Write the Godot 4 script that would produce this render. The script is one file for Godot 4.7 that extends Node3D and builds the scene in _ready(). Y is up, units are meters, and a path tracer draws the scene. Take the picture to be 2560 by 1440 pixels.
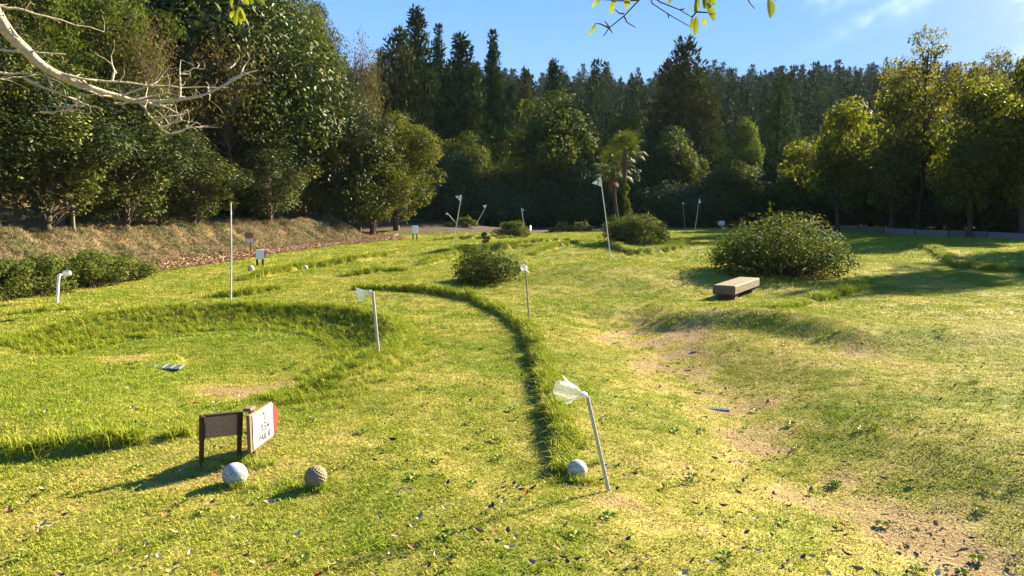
extends Node3D
# A small lawn golf course in a clearing below a wooded hill, late-afternoon sun from the right.
# World: x right, y up, depth d = -z, metres. The photograph is 2560 x 1440 pixels.

const F := 1862.0            # focal length in photo pixels
const EYE := 1.62
const HORIZON := 505.0
const SUN_AZ := 50.0         # degrees to the right of the view axis
const SUN_EL := 25.0

var pitch := atan((720.0 - HORIZON) / F)
var rng := RandomNumberGenerator.new()
var nz := FastNoiseLite.new()
var nf := FastNoiseLite.new()
var taken := {}
var xs := PackedFloat32Array()
var ds := PackedFloat32Array()
var hs := PackedFloat32Array()
var lips := []
var M := {}

# ------------------------------------------------------------------ mesh builder
class Geo:
	var v := PackedVector3Array()
	var n := PackedVector3Array()
	var c := PackedColorArray()
	var i := PackedInt32Array()
	func mesh() -> ArrayMesh:
		var a := []
		a.resize(Mesh.ARRAY_MAX)
		a[Mesh.ARRAY_VERTEX] = v
		if n.size() == v.size():
			a[Mesh.ARRAY_NORMAL] = n
		if c.size() == v.size():
			a[Mesh.ARRAY_COLOR] = c
		a[Mesh.ARRAY_INDEX] = i
		var m := ArrayMesh.new()
		m.add_surface_from_arrays(Mesh.PRIMITIVE_TRIANGLES, a)
		return m
	func tri(a: Vector3, b: Vector3, d: Vector3, col := Color.WHITE) -> void:
		var k := v.size()
		v.append(a); v.append(b); v.append(d)
		c.append(col); c.append(col); c.append(col)
		i.append(k); i.append(k + 1); i.append(k + 2)
	func quad(a: Vector3, b: Vector3, d: Vector3, e: Vector3, col := Color.WHITE) -> void:
		var k := v.size()
		v.append(a); v.append(b); v.append(d); v.append(e)
		c.append(col); c.append(col); c.append(col); c.append(col)
		i.append(k); i.append(k + 1); i.append(k + 2)
		i.append(k); i.append(k + 2); i.append(k + 3)
	func box(t: Transform3D, s: Vector3, bev := 0.004, col := Color.WHITE) -> void:
		var h := s * 0.5
		bev = minf(bev, minf(h.x, minf(h.y, h.z)) * 0.6)
		for ax in 3:
			for sg in [-1.0, 1.0]:
				var q := []
				for k in [[-1.0, -1.0], [1.0, -1.0], [1.0, 1.0], [-1.0, 1.0]]:
					q.append(t * corner(h, bev, ax, sg, k[0], k[1]))
				quad(q[0], q[1], q[2], q[3], col)
		for ax in 3:
			var bx := (ax + 1) % 3
			var cx := (ax + 2) % 3
			for sb in [-1.0, 1.0]:
				for sc in [-1.0, 1.0]:
					var a1 := at(h, bev, bx, [ax, -1.0, bx, sb, cx, sc])
					var a2 := at(h, bev, bx, [ax, 1.0, bx, sb, cx, sc])
					var b1 := at(h, bev, cx, [ax, -1.0, bx, sb, cx, sc])
					var b2 := at(h, bev, cx, [ax, 1.0, bx, sb, cx, sc])
					quad(t * a1, t * a2, t * b2, t * b1, col)
		for sx in [-1.0, 1.0]:
			for sy in [-1.0, 1.0]:
				for sz in [-1.0, 1.0]:
					tri(t * at(h, bev, 0, [0, sx, 1, sy, 2, sz]), t * at(h, bev, 1, [0, sx, 1, sy, 2, sz]), t * at(h, bev, 2, [0, sx, 1, sy, 2, sz]), col)
	func at(h: Vector3, bev: float, full: int, s: Array) -> Vector3:
		var p := Vector3.ZERO
		for k in 3:
			var ax: int = s[k * 2]
			p[ax] = s[k * 2 + 1] * (h[ax] if ax == full else h[ax] - bev)
		return p
	func corner(h: Vector3, bev: float, ax: int, sg: float, u: float, w: float) -> Vector3:
		return at(h, bev, ax, [ax, sg, (ax + 1) % 3, u, (ax + 2) % 3, w])
	func tube(pts: Array, rad: Array, sides := 6, col := Color.WHITE, col2 = null) -> void:
		var up := Vector3.UP
		var base := v.size()
		var m := pts.size()
		var side := Vector3.ZERO
		for k in m:
			var t: Vector3 = (pts[mini(k + 1, m - 1)] - pts[maxi(k - 1, 0)])
			t = t.normalized()
			if k == 0:
				side = t.cross(Vector3.RIGHT if absf(t.x) < 0.8 else Vector3.UP).normalized()
			else:
				side = (side - t * side.dot(t)).normalized()
			var bi := t.cross(side)
			var cc: Color = col if col2 == null else col.lerp(col2, float(k) / (m - 1))
			for s in sides:
				var a := TAU * s / sides
				var o := side * cos(a) + bi * sin(a)
				v.append(pts[k] + o * float(rad[k]))
				n.append(o)
				c.append(cc)
		for k in m - 1:
			for s in sides:
				var a := base + k * sides + s
				var b := base + k * sides + (s + 1) % sides
				var d := b + sides
				var e := a + sides
				i.append(a); i.append(d); i.append(b)
				i.append(a); i.append(e); i.append(d)
		for e in 2:
			var o := base if e == 0 else base + (m - 1) * sides
			var nn: Vector3 = (pts[0] - pts[1]).normalized() if e == 0 else (pts[m - 1] - pts[m - 2]).normalized()
			var k0 := v.size()
			for s in sides:
				v.append(v[o + s]); n.append(nn); c.append(c[o + s])
			for s in range(1, sides - 1):
				i.append(k0)
				i.append(k0 + (s if e == 0 else s + 1))
				i.append(k0 + (s + 1 if e == 0 else s))

func numbered(called: String) -> String:
	var k: int = taken.get(called, 0)
	taken[called] = k + 1
	return called if k == 0 else "%s_%03d" % [called, k]

func thing(called: String, label: String, category: String, at := Vector3.ZERO, turn := 0.0, group := "") -> Node3D:
	var o := Node3D.new()
	o.name = numbered(called)
	add_child(o, true)
	o.position = at
	o.rotation.y = turn
	meta(o, label, category, group)
	return o

func meta(o: Node, label: String, category: String, group := "", kind := "") -> void:
	if label != "": o.set_meta("label", label)
	if category != "": o.set_meta("category", category)
	if group != "": o.set_meta("group", group)
	if kind != "": o.set_meta("kind", kind)

func part(called: String, mesh: Mesh, mat: Material, parent: Node, xf := Transform3D.IDENTITY) -> MeshInstance3D:
	var o := MeshInstance3D.new()
	o.name = called
	o.mesh = mesh
	o.material_override = mat
	o.transform = xf
	parent.add_child(o, true)
	return o

func structure(called: String, mesh: Mesh, mat: Material) -> MeshInstance3D:
	var o := part(called, mesh, mat, self)
	o.set_meta("kind", "structure")
	return o

func mat(rough: float, spec := 0.5, vcol := true) -> StandardMaterial3D:
	var m := StandardMaterial3D.new()
	m.roughness = rough
	m.metallic_specular = spec
	m.vertex_color_use_as_albedo = vcol
	m.cull_mode = BaseMaterial3D.CULL_DISABLED
	return m

func plain(c: Color, rough := 0.8, spec := 0.4) -> StandardMaterial3D:
	var m := mat(rough, spec, false)
	m.albedo_color = c.linear_to_srgb()
	return m

func noise_tex(freq: float, lo: Color, hi: Color, size := 512, oct := 4, kind := FastNoiseLite.TYPE_SIMPLEX_SMOOTH, sd := 3) -> NoiseTexture2D:
	var n := FastNoiseLite.new()
	n.noise_type = kind
	n.frequency = freq
	n.fractal_octaves = oct
	n.seed = sd
	var g := Gradient.new()
	g.set_color(0, lo.linear_to_srgb()); g.set_color(1, hi.linear_to_srgb())
	var t := NoiseTexture2D.new()
	t.width = size; t.height = size
	t.seamless = true
	t.noise = n
	t.color_ramp = g
	return t

func lin(r: float, g: float, b: float) -> Color:
	return Color(r, g, b)

# ------------------------------------------------------------------ photo pixels to places
func ray(px: float, py: float) -> Vector3:
	var c := Vector3((px - 1280.0) / F, -(py - 720.0) / F, -1.0)
	return Basis(Vector3.RIGHT, -pitch) * c

func flat(px: float, py: float) -> Vector2:     # (x, d) on level ground
	var r := ray(px, py)
	var t := -EYE / r.y
	return Vector2(r.x * t, -r.z * t)

func deep(px: float, py: float, d: float) -> Vector3:
	var r := ray(px, py)
	return Vector3(0, EYE, 0) + r * (d / -r.z)

func on_ground(px: float, py: float) -> Vector3:
	var r := ray(px, py)
	var t := 2.0
	while t < 120.0:
		var p := Vector3(0, EYE, 0) + r * t
		if p.y < hgt(p.x, -p.z):
			for k in 12:
				p -= r * (0.004 * t)
				if p.y > hgt(p.x, -p.z): break
			return Vector3(p.x, hgt(p.x, -p.z), p.z)
		t *= 1.01
	var p := Vector3(0, EYE, 0) + r * t
	return p

func ground(x: float, d: float, lift := 0.0) -> Vector3:
	return Vector3(x, hgt(x, d) + lift, -d)

# ------------------------------------------------------------------ terrain
func pl(points: Array, at: float) -> float:      # piecewise linear
	if at <= points[0][0]: return points[0][1]
	for k in points.size() - 1:
		if at <= points[k + 1][0]:
			return lerpf(points[k][1], points[k + 1][1], (at - points[k][0]) / (points[k + 1][0] - points[k][0]))
	return points[-1][1]

var TOE := [[-40.0, -10.5], [6.0, -10.2], [12.0, -10.0], [16.0, -9.7], [19.5, -9.4], [24.0, -8.8], [28.2, -7.9], [32.8, -6.2], [34.2, -6.8], [37.0, -9.8], [42.0, -14.0], [50.0, -18.0], [80.0, -24.0], [300.0, -60.0]]
var BACK := [[-30.0, 33.0], [-4.0, 35.0], [2.5, 39.0], [10.0, 46.0], [30.0, 46.0]]
func toe(d: float) -> float: return pl(TOE, d)
func kerb_x(d: float) -> float: return 18.6 + (43.0 - d) * 0.283

func add_lip(px: Array, height: float, fall: float, soft := 0.05) -> void:
	var p := PackedVector2Array()
	var box := Rect2()
	for k in px.size():
		var q := flat(px[k][0], px[k][1])
		p.append(q)
		box = Rect2(q, Vector2.ZERO) if k == 0 else box.expand(q)
	lips.append({"p": p, "h": height, "fall": fall, "soft": soft, "box": box.grow(maxf(fall * 3.5, 0.5))})

func lip_near(l: Dictionary, q: Vector2) -> Vector3:   # (distance, side: + is the high side, way along to the nearer end)
	var best := 1e9
	var side := 0.0
	var along := 0.0
	var run := 0.0
	var p: PackedVector2Array = l.p
	for k in p.size() - 1:
		var a := p[k]
		var ab := p[k + 1] - a
		var tc := clampf((q - a).dot(ab) / ab.length_squared(), 0.0, 1.0)
		var dist := q.distance_to(a + ab * tc)
		if dist < best:
			best = dist
			side = -signf(ab.cross(q - a))
			along = run + tc * ab.length()
		run += ab.length()
	return Vector3(best, side, minf(along, run - along))

func raw_h(x: float, d: float) -> float:
	var h := 0.0
	var s := toe(d) - x
	if s > 0.0:
		var rise := 0.78 + 0.22 * nz.get_noise_2d(x * 3.0, d * 3.0)
		h += rise * smoothstep(0.0, 1.5, s) + minf(0.16 * maxf(0.0, s - 1.8) + 0.45 * maxf(0.0, s - 5.0), 18.0)
		h += 0.22 * nf.get_noise_2d(x * 1.6, d * 1.6) * smoothstep(0.0, 0.6, s)
	if d > 33.0 and x < 2.0:
		h += minf(0.05 * (d - 33.0), 0.5) * smoothstep(2.0, -5.0, x)
	if d > 50.0:
		h -= 2.0 * smoothstep(50.0, 85.0, d)
		var crest := 1.0 + 0.09 * clampf(absf(x - 32.0) / 80.0, 0.0, 1.2)
		h += 30.0 * crest * clampf((d - 85.0) / 165.0, 0.0, 1.0) - maxf(0.0, d - 255.0) * 0.2
		h += 2.0 * nz.get_noise_2d(x * 0.25, d * 0.25)
		return h
	if s > 1.0 or d < 0.5:
		return h
	var lawn := smoothstep(0.0, -1.2, s)
	h += lawn * (0.05 * nz.get_noise_2d(x * 1.2, d * 1.2) + 0.012 * nf.get_noise_2d(x * 2.0, d * 2.0))
	var q := Vector2(x, d)
	# mound that carries the numbered flag, and the swells around it
	h += 0.34 * gauss(x - 2.3, d - 15.6, 2.7, 2.2)
	h += 0.22 * gauss(x - 7.5, d - 18.5, 3.2, 3.0)
	h += 0.20 * gauss(x - 4.6, d - 26.5, 3.6, 3.0)
	h += 0.16 * gauss(x + 1.0, d - 24.0, 3.0, 1.6)
	h += 0.12 * gauss(x - 2.0, d - 9.3, 1.6, 1.6)
	h += 0.16 * gauss(x - 6.2, d - 9.0, 2.4, 2.6)
	h += 0.18 * gauss(x - 14.0, d - 22.0, 3.0, 3.0)
	h += 0.10 * gauss(x - 4.6, d - 4.6, 1.4, 1.6)
	# the worn hollow running down the right
	var w := worn(x, d)
	h -= 0.22 * exp(-pow(w / 0.85, 2.0))
	# the sunken green on the left with its rim
	var u := Vector2((x + 3.55) / 2.3, (d - 7.9) / 2.75)
	var r := u.length()
	if r < 1.6:
		var ang := atan2(u.y, u.x)
		var rim := smoothstep(-0.75, -0.35, ang) * (1.0 - smoothstep(2.5, 3.0, ang))
		h += 0.115 * rim * exp(-pow((r - 1.0) / 0.07, 2.0)) + 0.05 * rim * exp(-pow((r - 1.0) / 0.3, 2.0))
		h -= 0.09 * (1.0 - smoothstep(0.7, 0.96, r)) * smoothstep(-1.6, -0.5, ang + 0.4)
	for l in lips:
		if l.box.has_point(q):
			var e := lip_near(l, q)
			var rag := 0.02 * nf.get_noise_2d(x * 9.0, d * 9.0)
			var sd := e.x * e.y + rag
			var lh: float = l.h * smoothstep(0.0, 0.45 + 0.03 * d, e.z)
			h += lh * smoothstep(-l.soft, l.soft, sd) * exp(-maxf(sd, 0.0) / l.fall)
			if l.soft < 0.1: h -= 0.25 * lh * exp(-pow((sd + 0.07) / 0.07, 2.0))
	return h

func gauss(a: float, b: float, sa: float, sb: float) -> float:
	return exp(-(a * a / (sa * sa) + b * b / (sb * sb)))

var worn_line := PackedVector2Array()
func worn(x: float, d: float) -> float:
	var q := Vector2(x, d)
	var best := 1e9
	for k in worn_line.size() - 1:
		best = minf(best, q.distance_to(Geometry2D.get_closest_point_to_segment(q, worn_line[k], worn_line[k + 1])))
	return best

func hgt(x: float, d: float) -> float:
	var a := clampi(xs.bsearch(x, false) - 1, 0, xs.size() - 2)
	var b := clampi(ds.bsearch(d, false) - 1, 0, ds.size() - 2)
	var u := (x - xs[a]) / (xs[a + 1] - xs[a])
	var w := (d - ds[b]) / (ds[b + 1] - ds[b])
	var n := xs.size()
	var k := b * n + a
	if u + w <= 1.0:
		return hs[k] + u * (hs[k + 1] - hs[k]) + w * (hs[k + n] - hs[k])
	var e := hs[k + n + 1]
	return e + (1.0 - u) * (hs[k + n] - e) + (1.0 - w) * (hs[k + 1] - e)

var bare := []
func dryness(x: float, d: float) -> float:       # 0 lush, 1 bare earth and straw
	var n1 := nz.get_noise_2d(x * 2.3 + 40.0, d * 2.3)
	var n2 := nf.get_noise_2d(x * 3.0, d * 3.0 + 70.0)
	var v := 0.265 + 0.32 * n1 + 0.30 * n2
	if d < 6.5: v += 0.10 * smoothstep(6.5, 3.0, d) * smoothstep(-4.0, 3.0, x)
	v += 0.46 * exp(-pow(worn(x, d) / 0.6, 2.0)) * (0.85 + 1.2 * n2)
	v += 0.16 * smoothstep(2.0, 6.0, x) * smoothstep(16.0, 7.0, d)
	for b in bare:
		v += b[4] * gauss(x - b[0], d - b[1], b[2], b[3]) * (0.85 + 0.5 * n2)
	var u := Vector2((x + 3.55) / 2.3, (d - 7.9) / 2.75)
	v -= 0.22 * (1.0 - smoothstep(0.7, 1.3, u.length()))
	return clampf(v, 0.0, 1.0)

func earth(x: float, d: float) -> Color:
	var s := toe(d) - x
	var n2 := nf.get_noise_2d(x * 6.0, d * 6.0)
	var straw := Color(0.30, 0.20, 0.095)
	var soil := Color(0.15, 0.095, 0.05)
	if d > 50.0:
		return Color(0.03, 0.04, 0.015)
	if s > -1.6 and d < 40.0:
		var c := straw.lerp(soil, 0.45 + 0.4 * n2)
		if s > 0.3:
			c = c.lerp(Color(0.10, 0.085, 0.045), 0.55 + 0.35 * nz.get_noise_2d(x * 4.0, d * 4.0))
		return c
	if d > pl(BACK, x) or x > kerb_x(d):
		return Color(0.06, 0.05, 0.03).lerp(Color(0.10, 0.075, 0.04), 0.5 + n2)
	var g := Color(0.165, 0.17, 0.028)
	var y := Color(0.27, 0.225, 0.06)
	var v := dryness(x, d)
	var c := g.lerp(y, smoothstep(0.1, 0.6, v)).lerp(Color(0.23, 0.165, 0.072), smoothstep(0.62, 1.0, v))
	return c * (1.0 + 0.25 * n2)

func build_ground() -> void:
	var x := 0.0
	var right := PackedFloat32Array()
	while x < 420.0:
		x += maxf(0.05, (0.0125 if x < 22.0 else 0.06) * x)
		right.append(x)
	for k in range(right.size() - 1, -1, -1): xs.append(-right[k])
	xs.append(0.0)
	xs.append_array(right)
	for d0 in [-40.0, -20.0, -10.0, -6.0, -4.0, -3.0, -2.0, -1.0, 0.0, 0.5]: ds.append(d0)
	var d := 0.9
	while d < 420.0:
		ds.append(d)
		d += maxf(0.05, (0.0115 if d < 50.0 else 0.04) * d) if d > 2.0 else 0.2
	var n := xs.size()
	hs.resize(n * ds.size())
	for b in ds.size():
		for a in n:
			hs[b * n + a] = raw_h(xs[a], ds[b])
	var g := Geo.new()
	g.v.resize(hs.size()); g.n.resize(hs.size()); g.c.resize(hs.size())
	for b in ds.size():
		for a in n:
			var k := b * n + a
			g.v[k] = Vector3(xs[a], hs[k], -ds[b])
			var al := maxi(a - 1, 0); var ar := mini(a + 1, n - 1)
			var bl := maxi(b - 1, 0); var br := mini(b + 1, ds.size() - 1)
			var gx := (hs[b * n + ar] - hs[b * n + al]) / (xs[ar] - xs[al])
			var gd := (hs[br * n + a] - hs[bl * n + a]) / (ds[br] - ds[bl])
			g.n[k] = Vector3(-gx, 1.0, gd).normalized()
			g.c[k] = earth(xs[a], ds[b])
	for b in ds.size() - 1:
		for a in n - 1:
			var k := b * n + a
			# seen from above, with -z up the page: k lower left
			g.i.append(k); g.i.append(k + n); g.i.append(k + 1)
			g.i.append(k + 1); g.i.append(k + n); g.i.append(k + n + 1)
	structure("ground", g.mesh(), M.ground)

# ------------------------------------------------------------------ foliage
func lobe(c: Vector3, r: Vector3) -> Array: return [c, r]

func leaves(g: Geo, lobes: Array, count: int, length: float, width: float, cols: Array, up := 0.35, wild := 0.8, shell := 0.6, along := 0.0, rise := 0.0) -> void:
	var total := 0.0
	for l in lobes: total += l[1].x * l[1].z + l[1].x * l[1].y
	for l in lobes:
		var c: Vector3 = l[0]
		var r: Vector3 = l[1]
		var k := int(count * (r.x * r.z + r.x * r.y) / total + 0.5)
		var tone: Color = cols[rng.randi() % cols.size()].lerp(cols[rng.randi() % cols.size()], rng.randf())
		for j in k:
			var dir := Vector3(rng.randfn(), rng.randfn(), rng.randfn()).normalized()
			var p := c + dir * r * lerpf(shell, 1.06, sqrt(rng.randf()))
			var rd := Vector3(rng.randf() - 0.5, rng.randf() - 0.5, rng.randf() - 0.5) * 2.0
			var nn := (dir * 0.7 + Vector3.UP * up + rd * wild).normalized()
			var t: Vector3
			if along > 0.0:
				t = (dir * along + Vector3.UP * rise + rd * 0.6).normalized()
				nn = (nn - t * nn.dot(t)).normalized()
			else:
				t = nn.cross(Vector3(rng.randf() - 0.5, rng.randf() - 0.7, rng.randf() - 0.5)).normalized()
			var s := 0.45 + 1.0 * rng.randf()
			var tl := t * (length * 0.5 * s)
			var bw := nn.cross(t) * (width * 0.5 * s)
			var fold := nn * (width * 0.12 * s)
			var col := tone * (0.72 + 0.56 * rng.randf())
			g.quad(p - tl, p + bw - fold, p + tl, p - bw - fold, col)

func limb(g: Geo, a: Vector3, b: Vector3, ra: float, rb: float, col: Color, sides := 5, bend := 0.12) -> void:
	var l := a.distance_to(b)
	var pts := []
	var rad := []
	for k in 4:
		var t := k / 3.0
		var o := Vector3(rng.randf() - 0.5, rng.randf() - 0.5, rng.randf() - 0.5) * l * bend * (1.0 if k in [1, 2] else 0.0)
		pts.append(a.lerp(b, t) + o)
		rad.append(lerpf(ra, rb, t))
	g.tube(pts, rad, sides, col)

func broadleaf(h: float, r: float, base: float, n_lobes: int, n_leaves: int, leaf: Vector2, cols: Array, bark: Color, lobe_size := 0.36, opts := {}) -> Dictionary:
	var t := Geo.new()
	var c := Geo.new()
	var lobes := []
	var mid := h * (1.0 + base) * 0.5
	var half := h * (1.0 - base) * 0.5
	for k in n_lobes:
		var u := Vector3(rng.randfn(), rng.randfn(), rng.randfn()).normalized() * pow(rng.randf(), 0.4)
		var taper := 1.0 - 0.35 * maxf(u.y, 0.0)
		var lr := r * lobe_size * (0.6 + 0.7 * rng.randf())
		var p := Vector3(u.x * r * 0.78 * taper, mid + u.y * half * 0.86, u.z * r * 0.78 * taper)
		lobes.append(lobe(p, Vector3(lr, lr * opts.get("flat", 0.75), lr)))
	var trunk_top := Vector3(0, mid, 0)
	var tr: float = opts.get("trunk", h * 0.018)
	var bow := Vector3(rng.randf() - 0.5, 0, rng.randf() - 0.5) * h * 0.06
	t.tube([Vector3(0, -0.4, 0), Vector3(0, h * 0.04, 0), bow + Vector3(0, mid * 0.45, 0), trunk_top, Vector3(bow.x, h * 0.86, 0)], [tr * 1.6, tr * 1.1, tr * 0.9, tr * 0.6, tr * 0.15], 8, bark)
	for l in lobes:
		var from := Vector3(0, clampf(l[0].y - r * 0.5, h * base * 0.7, h * 0.8), 0) + bow * 0.7
		limb(t, from, l[0], tr * 0.24, tr * 0.05, bark, 4, 0.2)
		for q in opts.get("twigs", 2):
			limb(t, l[0].lerp(from, 0.25), l[0] + Vector3(rng.randfn(), rng.randfn() + 0.4, rng.randfn()).normalized() * l[1] * 0.95, tr * 0.10, tr * 0.03, bark, 3)
	leaves(c, lobes, n_leaves, leaf.x, leaf.y, cols, opts.get("up", 0.35), opts.get("wild", 0.8), opts.get("shell", 0.55))
	return {"trunk": t.mesh(), "crown": c.mesh(), "h": h, "r": r}

func conifer(h: float, r: float, base: float, tiers: int, n_leaves: int, leaf: Vector2, cols: Array, power := 0.8, ragged := 0.25, rise := 0.5) -> Dictionary:
	var t := Geo.new()
	var c := Geo.new()
	var bark := Color(0.10, 0.065, 0.045)
	t.tube([Vector3(0, -0.4, 0), Vector3(0, h * 0.3, 0), Vector3(0, h * 0.7, 0), Vector3(0, h * 0.985, 0)], [h * 0.02, h * 0.015, h * 0.009, h * 0.002], 7, bark)
	var lobes := []
	for k in tiers:
		var f := (k + 0.3) / tiers                 # 0 top, 1 bottom
		var y := h * (1.0 - f * (1.0 - base))
		var rr := r * pow(f, power) * (1.0 - 0.35 * smoothstep(0.75, 1.0, f))
		var cnt := int(3 + 7 * f)
		var ph := rng.randf() * TAU
		for j in cnt:
			var a := ph + TAU * j / cnt + rng.randf_range(-0.3, 0.3)
			var q := rr * (1.0 + rng.randf_range(-ragged, ragged))
			var lr := (0.16 * r + 0.22 * rr) * rng.randf_range(0.75, 1.25)
			var p := Vector3(cos(a) * q * 0.8, y - 0.25 * q * 0.5 + rng.randf_range(-0.02, 0.02) * h, sin(a) * q * 0.8)
			lobes.append(lobe(p, Vector3(lr, lr * 0.95, lr)))
			if j % 2 == 0: limb(t, Vector3(0, y + 0.05 * h * f, 0), p, h * 0.004, h * 0.0012, bark, 3)
	lobes.append(lobe(Vector3(0, h * 0.985, 0), Vector3(0.05 * r, 0.03 * h, 0.05 * r)))
	leaves(c, lobes, n_leaves, leaf.x, leaf.y, cols, 0.4, 0.6, 0.45, 0.8, rise)
	return {"trunk": t.mesh(), "crown": c.mesh(), "h": h, "r": r}

func tree(t: Dictionary, called: String, label: String, group: String, at: Vector3, sc: Vector3, turn: float, leafmat: Material, category := "tree") -> Node3D:
	var o := thing(called, label, category, at, turn, group)
	part("trunk", t.trunk, M.bark, o, Transform3D(Basis.from_scale(sc), Vector3.ZERO))
	part("crown", t.crown, leafmat, o, Transform3D(Basis.from_scale(sc), Vector3.ZERO))
	return o

# a tree whose crown spans given pixels of the photograph at depth d
func tree_px(t: Dictionary, called: String, label: String, group: String, px: float, d: float, top: float, halfw: float, leafmat: Material, turn := -1.0) -> Node3D:
	var p := deep(px, top, d)
	var b := ground(p.x, d)
	var sy: float = (p.y - b.y) / t.h
	var sx: float = halfw * d / F / t.r
	return tree(t, called, label, group, b, Vector3(sx, sy, sx), rng.randf() * TAU if turn < 0.0 else turn, leafmat)

func shrub(size: Vector3, n_lobes: int, n_leaves: int, leaf: Vector2, cols: Array, opts := {}) -> Dictionary:
	var c := Geo.new()
	var t := Geo.new()
	var lobes := []
	for k in n_lobes:
		var a := rng.randf() * TAU
		var q := sqrt(rng.randf()) * 0.80
		var top := pow(maxf(0.0, 1.0 - q * q), 0.85) * size.y
		var lr := minf(size.y * 0.24, size.x * 0.24) * rng.randf_range(0.7, 1.25)
		var y := lerpf(top * 0.08, top - lr * 0.75, pow(rng.randf(), 0.6))
		var p := Vector3(cos(a) * q * size.x, maxf(y, lr * 0.75), sin(a) * q * size.z)
		lobes.append(lobe(p, Vector3(lr * 1.2, lr * 0.85, lr * 1.2)))
		limb(t, Vector3(cos(a) * q * size.x * 0.25, -0.05, sin(a) * q * size.z * 0.25), p, 0.018, 0.006, Color(0.12, 0.085, 0.06), 4, 0.2)
	for k in int(n_lobes * 0.14):             # stray shoots
		var l: Array = lobes[rng.randi() % n_lobes]
		if l[0].y < size.y * 0.4: continue
		var e: Vector3 = l[0] + Vector3(rng.randfn() * 0.25, 1.0, rng.randfn() * 0.25) * l[1].y * rng.randf_range(1.1, 1.7)
		limb(t, l[0], e, 0.006, 0.002, Color(0.12, 0.10, 0.05), 3)
		lobes.append(lobe(e, Vector3(0.35, 0.6, 0.35) * l[1].y * 0.7))
	leaves(c, lobes, n_leaves, leaf.x, leaf.y, cols, opts.get("up", 0.6), 0.7, 0.5)
	return {"stems": t.mesh(), "foliage": c.mesh()}

func put_shrub(s: Dictionary, called: String, label: String, at: Vector3, turn: float, leafmat: Material, group := "", category := "bush", sc := Vector3.ONE) -> Node3D:
	var o := thing(called, label, category, at, turn, group)
	part("stems", s.stems, M.bark, o, Transform3D(Basis.from_scale(sc), Vector3.ZERO))
	part("foliage", s.foliage, leafmat, o, Transform3D(Basis.from_scale(sc), Vector3.ZERO))
	return o

# ------------------------------------------------------------------ scatter
func scatter(called: String, mesh: Mesh, material: Material, xf: Array, cols: Array, label := "", category := "", parent: Node = self) -> MultiMeshInstance3D:
	var mm := MultiMesh.new()
	mm.transform_format = MultiMesh.TRANSFORM_3D
	mm.use_colors = true
	mm.mesh = mesh
	mm.instance_count = xf.size()
	for k in xf.size():
		mm.set_instance_transform(k, xf[k])
		mm.set_instance_color(k, cols[k])
	var o := MultiMeshInstance3D.new()
	o.name = called
	o.multimesh = mm
	o.material_override = material
	parent.add_child(o, true)
	meta(o, label, category, "", "stuff")
	return o

func tuft(blades: int, radius: float, height: float, width: float, lean: float) -> ArrayMesh:
	var g := Geo.new()
	for k in blades:
		var a := rng.randf() * TAU
		var q := sqrt(rng.randf()) * radius
		var p := Vector3(cos(a) * q, -0.004, sin(a) * q)
		var la := rng.randf() * TAU
		var ld := Vector3(cos(la), 0, sin(la))
		var h := height * (0.5 + 0.8 * rng.randf())
		var ln := lean * (0.3 + rng.randf())
		var side := Vector3(-ld.z, 0, ld.x).rotated(Vector3.UP, rng.randf_range(-0.7, 0.7)) * width * 0.5
		var mid := p + ld * h * ln * 0.35 + Vector3.UP * h * 0.62
		var tip := p + ld * h * ln + Vector3.UP * h * (1.0 - 0.3 * ln)
		var col := Color(1, 1, 1) * (0.7 + 0.6 * rng.randf())
		col.r *= 0.9 + 0.3 * rng.randf()
		g.quad(p - side, p + side, mid + side * 0.8, mid - side * 0.8, col)
		g.tri(mid - side * 0.8, mid + side * 0.8, tip, col)
	return g.mesh()

func basis_up(nrm: Vector3, turn: float, sx: float, sy: float) -> Basis:
	var x := Vector3(cos(turn), 0, sin(turn))
	x = (x - nrm * x.dot(nrm)).normalized()
	var z := x.cross(nrm)
	return Basis(x * sx, nrm * sy, z * sx)

func is_lawn(x: float, d: float) -> bool:
	return x > toe(d) + 1.4 + 0.3 * nf.get_noise_2d(x * 3.0, d * 3.0) and x < kerb_x(d) - 0.2 and d < pl(BACK, x) + 0.6

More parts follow.
